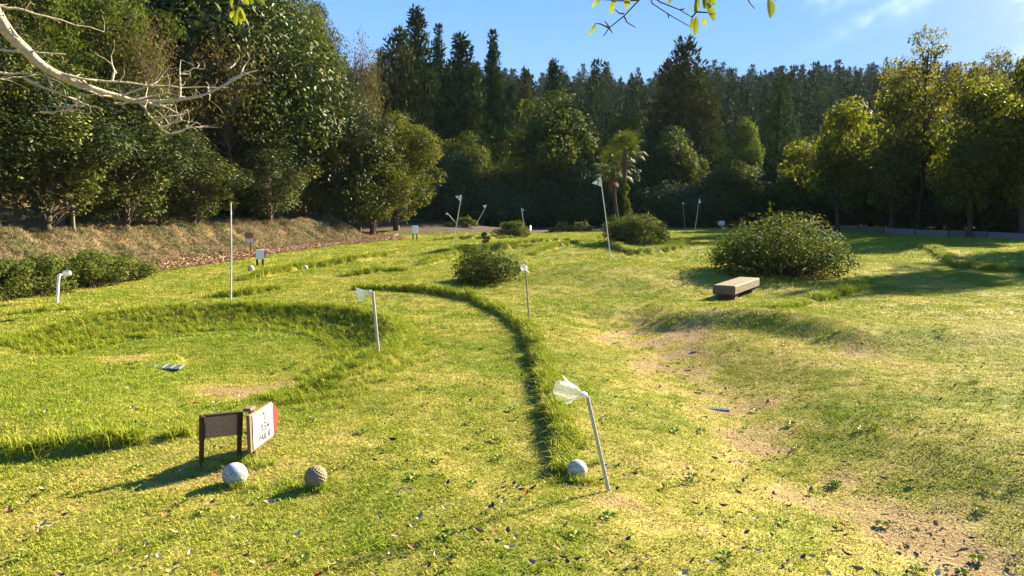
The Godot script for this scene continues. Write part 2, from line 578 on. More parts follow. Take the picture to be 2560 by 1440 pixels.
func build_grass() -> void:
	var green := Color(0.262, 0.285, 0.030)
	var lush := Color(0.180, 0.255, 0.018)
	var gold := Color(0.370, 0.350, 0.060)
	var dead := Color(0.400, 0.285, 0.120)
	var zones := [[1.9, 9.0, 620.0, 1.0, 0.027], [9.0, 19.0, 190.0, 1.75, 0.032], [19.0, 47.0, 42.0, 3.4, 0.045]]
	for zi in zones.size():
		var z: Array = zones[zi]
		var meshes := [tuft(13, 0.05 * z[3], z[4], 0.0042 * z[3], 1.2), tuft(13, 0.05 * z[3], z[4], 0.0046 * z[3], 1.0)]
		var xf := [[], []]
		var cs := [[], []]
		var d0: float = z[0]
		while d0 < z[1]:
			var step := 0.25 if zi == 0 else (0.5 if zi == 1 else 1.0)
			var hw := d0 * 0.72 + 1.6
			var cnt := int(z[2] * step * 2.0 * hw)
			for k in cnt:
				var x := rng.randf_range(-hw, hw)
				var d := d0 + rng.randf() * step
				if not is_lawn(x, d): continue
				var v := dryness(x, d)
				if rng.randf() < smoothstep(0.6, 1.1, v) * 0.65: continue
				var b := v + rng.randf_range(-0.20, 0.20)
				var col := lush.lerp(green, smoothstep(0.0, 0.25, b)).lerp(gold, smoothstep(0.2, 0.55, b)).lerp(dead, smoothstep(0.6, 0.95, b))
				var p := ground(x, d)
				var e := 0.08
				var nn := Vector3(-(hgt(x + e, d) - hgt(x - e, d)) / (2 * e), 1.0, (hgt(x, d + e) - hgt(x, d - e)) / (2 * e)).normalized()
				var sy := rng.randf_range(0.6, 1.25) * (1.25 - 0.85 * v)
				var w := k % 2
				xf[w].append(Transform3D(basis_up(nn, rng.randf() * TAU, rng.randf_range(0.8, 1.2), sy), p))
				cs[w].append(col * rng.randf_range(0.85, 1.15))
			d0 += step
		for w in 2:
			scatter(["near_grass", "middle_grass", "far_grass"][zi] if w == 0 else ["near_turf", "middle_turf", "far_turf"][zi], meshes[w], M.grass, xf[w], cs[w],
				["short yellow green mown grass of the foreground lawn", "mown green grass of the middle lawn around bench and bushes", "bright green grass of the far lawn below the flags"][zi] if w == 0 else
				["short wiry turf with straw between the foreground grass", "short turf among the grass of the middle lawn", "short turf among the grass of the far lawn"][zi], "grass")
	# long grass left standing on the ridges
	var long := [tuft(16, 0.05, 0.10, 0.0055, 1.1), tuft(18, 0.09, 0.13, 0.009, 0.9)]
	var lx := [[], []]
	var lc := [[], []]
	for l in lips:
		if l.soft > 0.1: continue
		var p: PackedVector2Array = l.p
		for k in p.size() - 1:
			var a := p[k]
			var b := p[k + 1]
			var far := (a.y + b.y) * 0.5
			var per := 130.0 if far < 9.0 else (70.0 if far < 20.0 else 26.0)
			var nrm := Vector2((b - a).y, -(b - a).x).normalized()
			for j in int(per * a.distance_to(b)):
				var q := a.lerp(b, rng.randf()) + nrm * absf(rng.randfn()) * 0.065 * (1.0 if far < 12.0 else 1.6) - nrm * 0.03
				if nf.get_noise_2d(q.x * 5.0, q.y * 5.0) < -0.25: continue
				if not is_lawn(q.x, q.y): continue
				var w := 0 if far < 12.0 else 1
				var col := lush.lerp(Color(0.27, 0.27, 0.024), rng.randf()).lerp(gold, 0.25 * rng.randf())
				var s := rng.randf_range(0.55, 1.15)
				lx[w].append(Transform3D(basis_up(Vector3.UP, rng.randf() * TAU, s * 1.1, s), ground(q.x, q.y)))
				lc[w].append(col)
	# rim of the sunken green, and lush growth inside it
	for k in 4200:
		var ang := rng.randf_range(-0.8, 3.0)
		var r := 1.0 + rng.randfn() * 0.10
		if k % 2 == 0: r = rng.randf_range(0.66, 1.02); 
		var x := -3.55 + cos(ang) * r * 2.3
		var d := 7.9 + sin(ang) * r * 2.75
		if dryness(x, d) > 0.5: continue
		var s := rng.randf_range(0.45, 0.95)
		lx[0].append(Transform3D(basis_up(Vector3.UP, rng.randf() * TAU, s * 1.1, s), ground(x, d)))
		lc[0].append(lush.lerp(Color(0.27, 0.27, 0.024), rng.randf()))
	# tufts here and there
	for k in 900:
		var d := rng.randf_range(3.0, 30.0)
		var x := rng.randf_range(-0.7, 0.7) * d
		if not is_lawn(x, d) or nf.get_noise_2d(x * 2.0 + 9.0, d * 2.0) < 0.22: continue
		var s := rng.randf_range(0.4, 0.75)
		lx[1 if d > 10.0 else 0].append(Transform3D(basis_up(Vector3.UP, rng.randf() * TAU, s, s), ground(x, d)))
		lc[1 if d > 10.0 else 0].append(lush)
	for e in [[1443, 1200, 34, 0.07], [588, 1216, 16, 0.09], [790, 1220, 14, 0.08], [505, 1170, 10, 0.05], [597, 1152, 12, 0.06], [650, 1156, 16, 0.07], [947, 888, 20, 0.10], [1440, 1150, 30, 0.12], [1322, 804, 10, 0.06], [577, 760, 14, 0.1]]:
		var q := on_ground(e[0], e[1])
		for k in e[2]:
			var s := rng.randf_range(0.3, 0.75)
			var x: float = q.x + rng.randfn() * e[3]
			var d: float = -q.z - absf(rng.randfn()) * 0.03 + rng.randf_range(-0.02, 0.03)
			lx[0].append(Transform3D(basis_up(Vector3.UP, rng.randf() * TAU, s, s), ground(x, d)))
			lc[0].append(lush.lerp(gold, rng.randf() * 0.6))
	scatter("long_grass", long[0], M.grass, lx[0], lc[0], "long green grass standing on the near ridges and rim", "grass")
	scatter("ridge_grass", long[1], M.grass, lx[1], lc[1], "long grass standing along the low far ridges", "grass")
	# dry grass and weeds on the bank
	var straw := tuft(14, 0.14, 0.15, 0.010, 1.5)
	var bx := []
	var bc := []
	for k in 15000:
		var d := rng.randf_range(8.0, 36.0)
		var s := rng.randf_range(-0.1, 1.9) if k % 4 > 0 else rng.randf_range(1.5, 4.5)
		var x := toe(d) - s
		var m := nz.get_noise_2d(x * 4.0 + 20.0, d * 4.0) + 0.25 * rng.randfn()
		if m < -0.30: continue
		var col := Color(0.22, 0.165, 0.085).lerp(Color(0.075, 0.09, 0.026), smoothstep(-0.05, 0.45, m + 0.12 * (s - 1.0)))
		var sc := rng.randf_range(0.5, 1.2)
		var e := 0.15
		var nn := Vector3(-(hgt(x + e, d) - hgt(x - e, d)) / (2 * e), 1.6, (hgt(x, d + e) - hgt(x, d - e)) / (2 * e)).normalized()
		bx.append(Transform3D(basis_up(nn, rng.randf() * TAU, sc, sc * 0.9), ground(x, d)))
		bc.append(col * rng.randf_range(0.8, 1.2))
	scatter("bank_grass", straw, M.straw, bx, bc, "dry straw coloured grass and weeds covering the sloping bank", "dry grass")

func build_weeds() -> void:
	var g := Geo.new()
	for k in 7:
		var a := TAU * k / 7.0 + rng.randf_range(-0.2, 0.2)
		var d := Vector3(cos(a), 0, sin(a))
		var sd := Vector3(-d.z, 0, d.x) * 0.011
		var l := rng.randf_range(0.035, 0.055)
		var c := Color(1, 1, 1) * rng.randf_range(0.85, 1.15)
		g.quad(Vector3.ZERO, d * l * 0.55 + sd + Vector3(0, 0.014, 0), d * l + Vector3(0, 0.008, 0), d * l * 0.55 - sd + Vector3(0, 0.014, 0), c)
	var xf := []
	var cs := []
	for k in 800:
		var d := lerpf(2.3, 14.0, pow(rng.randf(), 1.3))
		var x := rng.randf_range(-0.78, 0.78) * d
		if not is_lawn(x, d) or nz.get_noise_2d(x * 5.0 + 60.0, d * 5.0 + 11.0) < 0.12: continue
		xf.append(Transform3D(basis_up(Vector3.UP, rng.randf() * TAU, rng.randf_range(0.5, 1.2), 1.0), ground(x, d, 0.012)))
		cs.append(Color(0.13, 0.20, 0.03).lerp(Color(0.19, 0.22, 0.03), rng.randf()))
	scatter("lawn_weeds", g.mesh(), M.grass, xf, cs, "small flat leaved weeds growing in the lawn", "weeds")
	# crumbs of earth and small stones on the worn ground
	var b := Geo.new()
	var ring := []
	for k in 6:
		ring.append(Vector3(cos(k * TAU / 6), 0.15 * (k % 2), sin(k * TAU / 6) * 0.8) * rng.randf_range(0.8, 1.2))
	for k in 6:
		b.tri(ring[k], ring[(k + 1) % 6], Vector3(0.1, 0.75, 0.05), Color.WHITE)
		b.tri(ring[k], ring[(k + 1) % 6], Vector3(0, -0.5, 0), Color.WHITE)
	xf = []; cs = []
	for k in 14000:
		var d := rng.randf_range(2.3, 12.0)
		var x := rng.randf_range(-0.75, 0.75) * d
		if not is_lawn(x, d) or dryness(x, d) < 0.52 + 0.3 * rng.randf(): continue
		var s := rng.randf_range(0.003, 0.009)
		xf.append(Transform3D(Basis(Vector3.UP, rng.randf() * TAU).scaled(Vector3.ONE * s), ground(x, d, 0.002)))
		cs.append(Color(0.24, 0.17, 0.09).lerp(Color(0.34, 0.30, 0.24), rng.randf() * rng.randf()) * rng.randf_range(0.6, 1.1))
	scatter("earth_crumbs", b.mesh(), M.litter, xf, cs, "crumbs of earth and grit on the worn brown ground", "earth crumbs")

func fallen_leaf() -> ArrayMesh:
	var g := Geo.new()
	var rows := 5
	var prev := []
	for k in rows + 1:
		var t := float(k) / rows
		var w := 0.019 * pow(sin(PI * clampf(t * 0.92 + 0.04, 0, 1)), 0.8)
		var x := (t - 0.5) * 0.085
		var y := 0.020 * pow(t - 0.45, 2.0) * 4.0
		var cur := [Vector3(x, y + w * 0.55, -w), Vector3(x, y, 0), Vector3(x, y + w * 0.45, w)]
		if k > 0:
			var col := Color(1, 1, 1) * (0.9 + 0.2 * (k % 2))
			g.quad(prev[0], prev[1], cur[1], cur[0], col)
			g.quad(prev[1], prev[2], cur[2], cur[1], col * 0.92)
		prev = cur
	return g.mesh()

func build_litter() -> void:
	var xf := []
	var cs := []
	var cols := [Color(0.25, 0.15, 0.075), Color(0.17, 0.10, 0.055), Color(0.38, 0.28, 0.16), Color(0.11, 0.07, 0.04), Color(0.30, 0.17, 0.08), Color(0.45, 0.36, 0.22), Color(0.30, 0.07, 0.02)]
	for k in 4800:
		var d := lerpf(2.2, 13.0, pow(rng.randf(), 1.5))
		var hw := d * 0.72 + 1.2
		var x := rng.randf_range(-hw, hw)
		if not is_lawn(x, d): continue
		var m := nf.get_noise_2d(x * 2.2 + 5.0, d * 2.2 + 33.0)
		var keep := 0.16 + 0.65 * smoothstep(-0.1, 0.5, m) + 0.25 * exp(-pow(worn(x, d) / 0.7, 2.0)) + 0.25 * smoothstep(5.5, 3.0, d)
		keep *= lerpf(0.45, 1.0, smoothstep(-3.0, 1.5, x))
		if rng.randf() > keep: continue
		var b := Basis(Vector3.UP, rng.randf() * TAU) * Basis(Vector3.RIGHT, rng.randfn() * 0.22) * Basis(Vector3.FORWARD, rng.randfn() * 0.2)
		var s := rng.randf_range(0.28, 0.72)
		xf.append(Transform3D(b.scaled(Vector3.ONE * s), ground(x, d, 0.022)))
		var ci := rng.randi() % 20
		cs.append(cols[ci % 6 if ci < 19 else 6] * rng.randf_range(0.75, 1.2))
	scatter("fallen_leaves", fallen_leaf(), M.litter, xf, cs, "curled brown fallen leaves strewn over the foreground lawn", "fallen leaves")
	xf = []; cs = []
	for k in 9000:
		var d := rng.randf_range(9.0, 40.0)
		var x := toe(d) + rng.randf_range(-0.7, 1.6)
		var b := Basis(Vector3.UP, rng.randf() * TAU) * Basis(Vector3.RIGHT, rng.randfn() * 0.4)
		xf.append(Transform3D(b.scaled(Vector3.ONE * rng.randf_range(0.8, 1.7)), ground(x, d, 0.03)))
		cs.append(cols[[0, 2, 4, 4, 2, 5][rng.randi() % 6]] * rng.randf_range(0.8, 1.25))
	scatter("path_leaves", fallen_leaf(), M.litter, xf, cs, "tan fallen leaves covering the path along the bank", "fallen leaves")

func build_path() -> void:
	var g := Geo.new()
	var rows := []
	var d := 6.0
	while d < 40.0:
		rows.append(d); d += 0.25
	var cols := 9
	for k in rows.size():
		for j in cols:
			var x := toe(rows[k]) + lerpf(-0.15, 1.45 + 0.15 * sin(rows[k] * 2.1), float(j) / (cols - 1))
			g.v.append(ground(x, rows[k], 0.012))
			g.n.append(Vector3.UP)
			var n2 := nf.get_noise_2d(x * 9.0, rows[k] * 9.0)
			g.c.append(Color(0.30, 0.19, 0.095).lerp(Color(0.20, 0.115, 0.06), 0.5 + n2))
	for k in rows.size() - 1:
		for j in cols - 1:
			var a := k * cols + j
			g.i.append(a); g.i.append(a + cols); g.i.append(a + 1)
			g.i.append(a + 1); g.i.append(a + cols); g.i.append(a + cols + 1)
	structure("path", g.mesh(), M.ground)

# ------------------------------------------------------------------ things on the course
func flag(base: Array, top: Array, flag_px: Array, number: String, label: String, dd := 0.0) -> void:
	var b := on_ground(base[0], base[1])
	if dd > 0.0:
		var q := deep(base[0], base[1], dd)
		b = ground(q.x, dd)
	var t := deep(top[0], top[1], -b.z)
	var o := thing("flagstick", label, "flag", b, 0.0, "numbered flags on the course")
	var g := Geo.new()
	var rel := t - b
	g.tube([-rel.normalized() * 0.05, rel * 0.5 + Vector3(0.008, 0, 0), rel], [0.013, 0.012, 0.011], 8, Color(0.50, 0.50, 0.47))
	part("pole", g.mesh(), M.paint, o)
	# three corners of the pennant, given by the other two pixels
	var p1 := deep(flag_px[0][0], flag_px[0][1], -b.z) - b
	var p2 := deep(flag_px[1][0], flag_px[1][1], -b.z + flag_px[2]) - b
	var f := Geo.new()
	var nrm := (p1 - rel).cross(p2 - rel).normalized() * 0.003
	if nrm.z < 0: nrm = -nrm
	var c := Color(0.80, 0.82, 0.82)
	f.tri(rel + nrm, p1 + nrm, p2 + nrm, c); f.tri(rel - nrm, p1 - nrm, p2 - nrm, c)
	f.quad(rel + nrm, p1 + nrm, p1 - nrm, rel - nrm, c); f.quad(p1 + nrm, p2 + nrm, p2 - nrm, p1 - nrm, c); f.quad(p2 + nrm, rel + nrm, rel - nrm, p2 - nrm, c)
	var fl := part("pennant", f.mesh(), M.paint, o)
	if number != "":
		var ctr := (rel + p1) * 0.5 * 0.64 + p2 * 0.36 + nrm.normalized() * 0.006
		var yy := (rel - p1).normalized()
		var zz := nrm.normalized()
		var xx := yy.cross(zz)
		lettering(number, rel.distance_to(p1) * 0.52, Color(0.02, 0.02, 0.025), fl, Transform3D(Basis(xx, yy, zz), ctr), true)

func lettering(text: String, height: float, col: Color, parent: Node, xf: Transform3D, bold := false) -> MeshInstance3D:
	var t := TextMesh.new()
	var f := SystemFont.new()
	f.font_names = PackedStringArray(["Droid Sans"])
	if bold: f.font_weight = 700
	t.font = f
	t.text = text
	t.font_size = 64
	t.pixel_size = height / 46.0
	t.depth = 0.002
	return part("lettering", t, plain(col, 0.7), parent, xf)

func ball(px: float, py: float, r: float, sink: float, dimples: int, cols: Array, label: String, fine := true) -> void:
	var p := on_ground(px, py)
	var o := thing("golf_ball_marker", label, "ball", p, rng.randf() * TAU, "concrete golf balls marking the tees")
	var g := Geo.new()
	var la := (76 if dimples > 0 else 40) if fine else 14
	var lo := (132 if dimples > 0 else 72) if fine else 22
	var dirs := PackedVector3Array()
	for k in dimples:
		var y := 1.0 - 2.0 * (k + 0.5) / dimples
		var a := k * 2.39996
		dirs.append(Vector3(cos(a) * sqrt(1 - y * y), y, sin(a) * sqrt(1 - y * y)))
	var dr := 0.72 * sqrt(4.0 / maxf(dimples, 1))
	for i in la + 1:
		var th := PI * i / la
		for j in lo + 1:
			var ph := TAU * j / lo
			var u := Vector3(sin(th) * cos(ph), cos(th), sin(th) * sin(ph))
			var h := 0.0
			for q in dirs:
				var w := u.distance_to(q)
				if w < dr:
					h -= 0.055 * (1.0 - pow(w / dr, 2.0)); break
			g.v.append(u * r * (1.0 + h) + Vector3(0, r - sink, 0))
			g.n.append(u)
			var n1 := nf.get_noise_3d(u.x * 22.0 + px, u.y * 22.0, u.z * 22.0)
			var n2 := nf.get_noise_3d(u.x * 70.0, u.y * 70.0 + px, u.z * 70.0)
			g.c.append(cols[0].lerp(cols[1], smoothstep(cols[2], cols[2] + 0.06, n1 + 0.25 * n2)) * (1.0 + 0.15 * n2))
	for i in la:
		for j in lo:
			var a := i * (lo + 1) + j
			g.i.append(a); g.i.append(a + lo + 1); g.i.append(a + 1)
			g.i.append(a + 1); g.i.append(a + lo + 1); g.i.append(a + lo + 2)
	# true normals of the dimpled surface
	var nn := PackedVector3Array()
	nn.resize(g.v.size())
	for k in range(0, g.i.size(), 3):
		var fa := (g.v[g.i[k + 2]] - g.v[g.i[k]]).cross(g.v[g.i[k + 1]] - g.v[g.i[k]])
		if fa.dot(g.n[g.i[k]]) < 0: fa = -fa
		for e in 3: nn[g.i[k + e]] += fa
	for k in nn.size(): g.n[k] = nn[k].normalized() if nn[k].length() > 1e-12 else g.n[k]
	part("ball", g.mesh(), M.concrete, o)

func pinwheel(base: Array, top: Array, bottle_px: Array, label: String, scale_ := 1.0, thick := 0.011, pole_col := Color(0.40, 0.41, 0.40), metal := true) -> void:
	var b := on_ground(base[0], base[1])
	var t := deep(top[0], top[1], -b.z) - b
	var o := thing("bottle_pinwheel", label, "pinwheel", b, 0.0, "plastic bottle pinwheels on poles")
	var g := Geo.new()
	g.tube([-t.normalized() * 0.06, t * 0.33, t * 0.66, t], [thick, thick, thick, thick], 10, pole_col)
	part("pole", g.mesh(), M.metal if metal else M.paint, o)
	var e := deep(bottle_px[0], bottle_px[1], -b.z + bottle_px[2]) - b
	var ax := (e - t).normalized()
	var len := e.distance_to(t)
	var r := 0.042 * scale_
	var up := (Vector3.UP - ax * ax.y).normalized()
	var sd := ax.cross(up)
	var xf := Transform3D(Basis(up, ax, up.cross(ax)), t)
	var cap := Geo.new()
	cap.tube([Vector3(0, 0.008, 0), Vector3(0, 0.03 * scale_, 0)], [0.016 * scale_, 0.016 * scale_], 12, Color(0.85, 0.85, 0.84))
	cap.tube([Vector3(0, 0.026 * scale_, 0), Vector3(0, 0.032 * scale_, 0)], [0.019 * scale_, 0.019 * scale_], 12, Color(0.85, 0.85, 0.84))
	var pin := Geo.new()
	pin.tube([Vector3(0, -0.012, 0), Vector3(0, 0.04, 0)], [0.003, 0.003], 6, Color(0.3, 0.3, 0.3))
	part("axle", pin.mesh(), M.metal, o, xf)
	part("cap", cap.mesh(), M.paint, o, xf)
	var body := Geo.new()
	var prof := [[0.03, 0.014], [0.045, 0.016], [0.075, 0.034], [0.10, 0.042], [0.125, 0.0425], [0.13, 0.040], [0.135, 0.0425]]
	var pts := []
	var rad := []
	for q in prof:
		pts.append(Vector3(0, q[0] * scale_, 0)); rad.append(q[1] * scale_)
	pts.append(Vector3(0, maxf(len, 0.16 * scale_), 0)); rad.append(r * 0.95)
	body.tube(pts, rad, 18, Color(0.9, 0.92, 0.9))
	part("bottle", body.mesh(), M.plastic, o, xf)
	for k in 4:
		var a := TAU * k / 4 + 0.5
		var w := Geo.new()
		var ra := Vector3(cos(a), 0, sin(a))
		var ta := Vector3(-sin(a), 0, cos(a))
		var y0 := 0.075 * scale_
		var y1 := 0.125 * scale_
		var last := []
		for s in 5:
			var u := s / 4.0
			var rr := r * 0.95 + u * 0.055 * scale_
			var yy := lerpf(y0, y0 + 0.02 * scale_, u)
			var c0 := ra * rr + Vector3(0, yy + u * 0.03 * scale_, 0) + ta * sin(u * 1.4) * 0.012
			var c1 := ra * rr + Vector3(0, y1 + u * 0.03 * scale_, 0) + ta * (sin(u * 1.4) * 0.012 + 0.012)
			if s > 0: w.quad(last[0], last[1], c1, c0, Color(0.92, 0.94, 0.92))
			last = [c0, c1]
		part("blade", w.mesh(), M.plastic, o, xf)

func tee_sign_one() -> void:
	# the arrow board stands almost in line with the view, its face turned to the right
	var near := flat(628, 1162)
	var at := on_ground(628, 1162)
	var o := thing("tee_sign", "white arrow board with red tip reading 1, 13M, PAR 4", "sign", at, deg_to_rad(84.0), "tee signs")
	var b := Geo.new()
	var L := 0.335
	var tip := 0.070
	var y0 := 0.075
	var y1 := 0.315
	var th := 0.022
	var outline := [Vector2(0, y0), Vector2(L, y0), Vector2(L, y1), Vector2(0, y1)]
	b.box(Transform3D(Basis(), Vector3(L / 2, (y0 + y1) / 2, -th / 2)), Vector3(L, y1 - y0, th), 0.004, Color(0.17, 0.125, 0.075))
	part("board", b.mesh(), M.wood_pale, o)
	var pk := Geo.new()
	pk.box(Transform3D(Basis(), Vector3(L / 2 + 0.012, (y0 + y1) / 2 + 0.004, 0.0035)), Vector3(L - 0.045, y1 - y0 - 0.022, 0.004), 0.001, Color(0.50, 0.49, 0.47))
	var plate := part("plate", pk.mesh(), M.paint, o)
	var rd := Geo.new()
	var c := Color(0.20, 0.032, 0.025)
	var poly := [Vector2(L + 0.001, y0 + 0.004), Vector2(L + tip, (y0 + y1) / 2 - 0.045), Vector2(L + tip + 0.012, (y0 + y1) / 2), Vector2(L + tip, (y0 + y1) / 2 + 0.045), Vector2(L + 0.001, y1 - 0.002)]
	for k in range(1, poly.size() - 1):
		rd.tri(v3(poly[0], 0.003), v3(poly[k], 0.003), v3(poly[k + 1], 0.003), c)
		rd.tri(v3(poly[0], -th), v3(poly[k], -th), v3(poly[k + 1], -th), c)
	for k in poly.size():
		var p: Vector2 = poly[k]
		var q: Vector2 = poly[(k + 1) % poly.size()]
		rd.quad(v3(p, 0.003), v3(q, 0.003), v3(q, -th), v3(p, -th), c)
	part("red_tip", rd.mesh(), M.paint, o)
	var ln := Geo.new()
	ln.box(Transform3D(Basis(), Vector3(0.052, (y0 + y1) / 2 + 0.004, 0.006)), Vector3(0.0045, y1 - y0 - 0.05, 0.001), 0.0002, Color(0.10, 0.03, 0.025))
	part("red_line", ln.mesh(), M.paint, plate)
	var ink := Color(0.035, 0.035, 0.040)
	var mx := 0.19
	lettering("1", 0.058, ink, plate, Transform3D(Basis(), Vector3(mx, 0.262, 0.0065)), true)
	lettering("13", 0.054, ink, plate, Transform3D(Basis(), Vector3(mx - 0.012, 0.193, 0.0065)), true)
	lettering("M", 0.028, ink, plate, Transform3D(Basis(), Vector3(mx + 0.055, 0.187, 0.0065)))
	lettering("PAR", 0.040, ink, plate, Transform3D(Basis(), Vector3(mx - 0.030, 0.127, 0.0065)), true)
	lettering("4", 0.054, ink, plate, Transform3D(Basis(), Vector3(mx + 0.062, 0.131, 0.0065)), true)
	var ps := Geo.new()
	ps.tube([Vector3(0.13, -0.08, -0.045), Vector3(0.13, 0.15, -0.045), Vector3(0.13, 0.318, -0.045)], [0.021, 0.021, 0.021], 14, Color(0.17, 0.115, 0.018))
	part("post", ps.mesh(), M.wood_pale, o)
	var cp := Geo.new()
	cp.box(Transform3D(Basis(), Vector3(0.10, 0.330, -0.045)), Vector3(0.075, 0.022, 0.05), 0.004, Color(0.16, 0.125, 0.10))
	part("post_cap", cp.mesh(), M.wood_pale, o)

func v3(p: Vector2, z: float) -> Vector3: return Vector3(p.x, p.y, z)

func dark_sign() -> void:
	var at := on_ground(503, 1168)
	var o := thing("wooden_sign", "weathered dark brown wooden sign board between two short posts", "sign", at, deg_to_rad(36.0))
	o.rotation.z = deg_to_rad(-3.5)
	var w := 0.225
	for k in 2:
		var g := Geo.new()
		var tall := 0.325 if k == 0 else 0.318
		g.box(Transform3D(Basis(), Vector3(k * w, tall / 2 - 0.04, 0)), Vector3(0.024, tall + 0.08, 0.030), 0.003, Color(0.085, 0.038, 0.024))
		g.box(Transform3D(Basis(), Vector3(k * w, 0.245, 0.002)), Vector3(0.029, 0.150, 0.036), 0.003, Color(0.075, 0.034, 0.022))
		part("post", g.mesh(), M.wood_dark, o)
	var b := Geo.new()
	b.box(Transform3D(Basis(), Vector3(w / 2, 0.245, -0.004)), Vector3(w - 0.03, 0.135, 0.022), 0.004, Color(0.50, 0.33, 0.19))
	part("board", b.mesh(), M.wood_grey, o)
	var c := Geo.new()
	c.box(Transform3D(Basis(), Vector3(w / 2, 0.320, -0.004)), Vector3(w - 0.03, 0.012, 0.032), 0.003, Color(0.07, 0.055, 0.05))
	part("top_rail", c.mesh(), M.wood_grey, o)

func bench() -> void:
	var at := on_ground(1842, 738)
	var o := thing("bench", "low weathered grey bench slab on two blocks in the grass", "bench", at, deg_to_rad(58.0))
	var g := Geo.new()
	g.box(Transform3D(Basis(), Vector3(0, 0.165, 0)), Vector3(1.55, 0.15, 0.36), 0.018, Color(0.27, 0.235, 0.175))
	part("seat_slab", g.mesh(), M.bench, o)
	for k in [-0.52, 0.55]:
		var s := Geo.new()
		s.box(Transform3D(Basis(), Vector3(k, 0.025, 0)), Vector3(0.20, 0.155, 0.27), 0.008, Color(0.09, 0.075, 0.06))
		part("support", s.mesh(), M.concrete, o)

func hole_plate(px: float, py: float, size: Vector2, turn: float, label: String, bars: int) -> void:
	var p := on_ground(px, py)
	var o := thing("drain_grate", label, "grate", p, 0.0)
	var e2 := 0.12
	var gn := Vector3(-(hgt(p.x + e2, -p.z) - hgt(p.x - e2, -p.z)) / (2 * e2), 3.0, (hgt(p.x, -p.z + e2) - hgt(p.x, -p.z - e2)) / (2 * e2)).normalized()
	o.transform = Transform3D(basis_up(gn, -turn, 1.0, 1.0), p + gn * -0.001)
	var g := Geo.new()
	g.box(Transform3D(Basis(), Vector3(0, 0, 0)), Vector3(size.x, 0.014, size.y), 0.003, Color(0.075, 0.095, 0.115))
	part("plate", g.mesh(), M.metal, o)
	for k in bars:
		var b := Geo.new()
		b.box(Transform3D(Basis(), Vector3(lerpf(-0.48, 0.48, float(k) / (bars - 1)) * size.x, 0.010, 0)), Vector3(0.008, 0.008, size.y * 0.98), 0.001, Color(0.20, 0.205, 0.20))
		part("bar", b.mesh(), M.metal, o)

func far_sign(px: float, py: float, w: float, h: float, leg: float, turn: float, label: String, face: Color, legc: Color, arrow := 0.0, legs := 2, called := "tee_sign", dd := 0.0) -> Node3D:
	var p := on_ground(px, py)
	if dd > 0.0:
		var q := deep(px, py, dd)
		p = ground(q.x, dd)
	var o := thing(called, label, "sign", p, turn, "tee signs" if called == "tee_sign" else "")
	var b := Geo.new()
	b.box(Transform3D(Basis(), Vector3(0, leg + h / 2, 0)), Vector3(w, h, 0.03), 0.004, face)
	part("board", b.mesh(), M.paint, o)
	if arrow != 0.0:
		var a := Geo.new()
		var s := signf(arrow)
		var x0 := s * (w / 2 + 0.002)
		var c := Color(0.60, 0.15, 0.11)
		var q := [Vector3(x0, leg + 0.01, 0), Vector3(x0 + arrow, leg + h / 2, 0), Vector3(x0, leg + h - 0.01, 0)]
		for z in [-0.015, 0.015]: a.tri(q[0] + Vector3(0, 0, z), q[1] + Vector3(0, 0, z), q[2] + Vector3(0, 0, z), c)
		for k in 3:
			var z1 := Vector3(0, 0, 0.015)
			a.quad(q[k] - z1, q[(k + 1) % 3] - z1, q[(k + 1) % 3] + z1, q[k] + z1, c)
		part("red_tip", a.mesh(), M.paint, o)
	for k in legs:
		var l := Geo.new()
		var lx := 0.0 if legs == 1 else (k - 0.5) * w * 0.7
		l.box(Transform3D(Basis(), Vector3(lx, leg / 2 - 0.03, -0.032)), Vector3(0.05, leg + 0.1, 0.03), 0.004, legc)
		part("leg", l.mesh(), M.wood_dark if legc.r < 0.2 else M.paint, o)
	return o

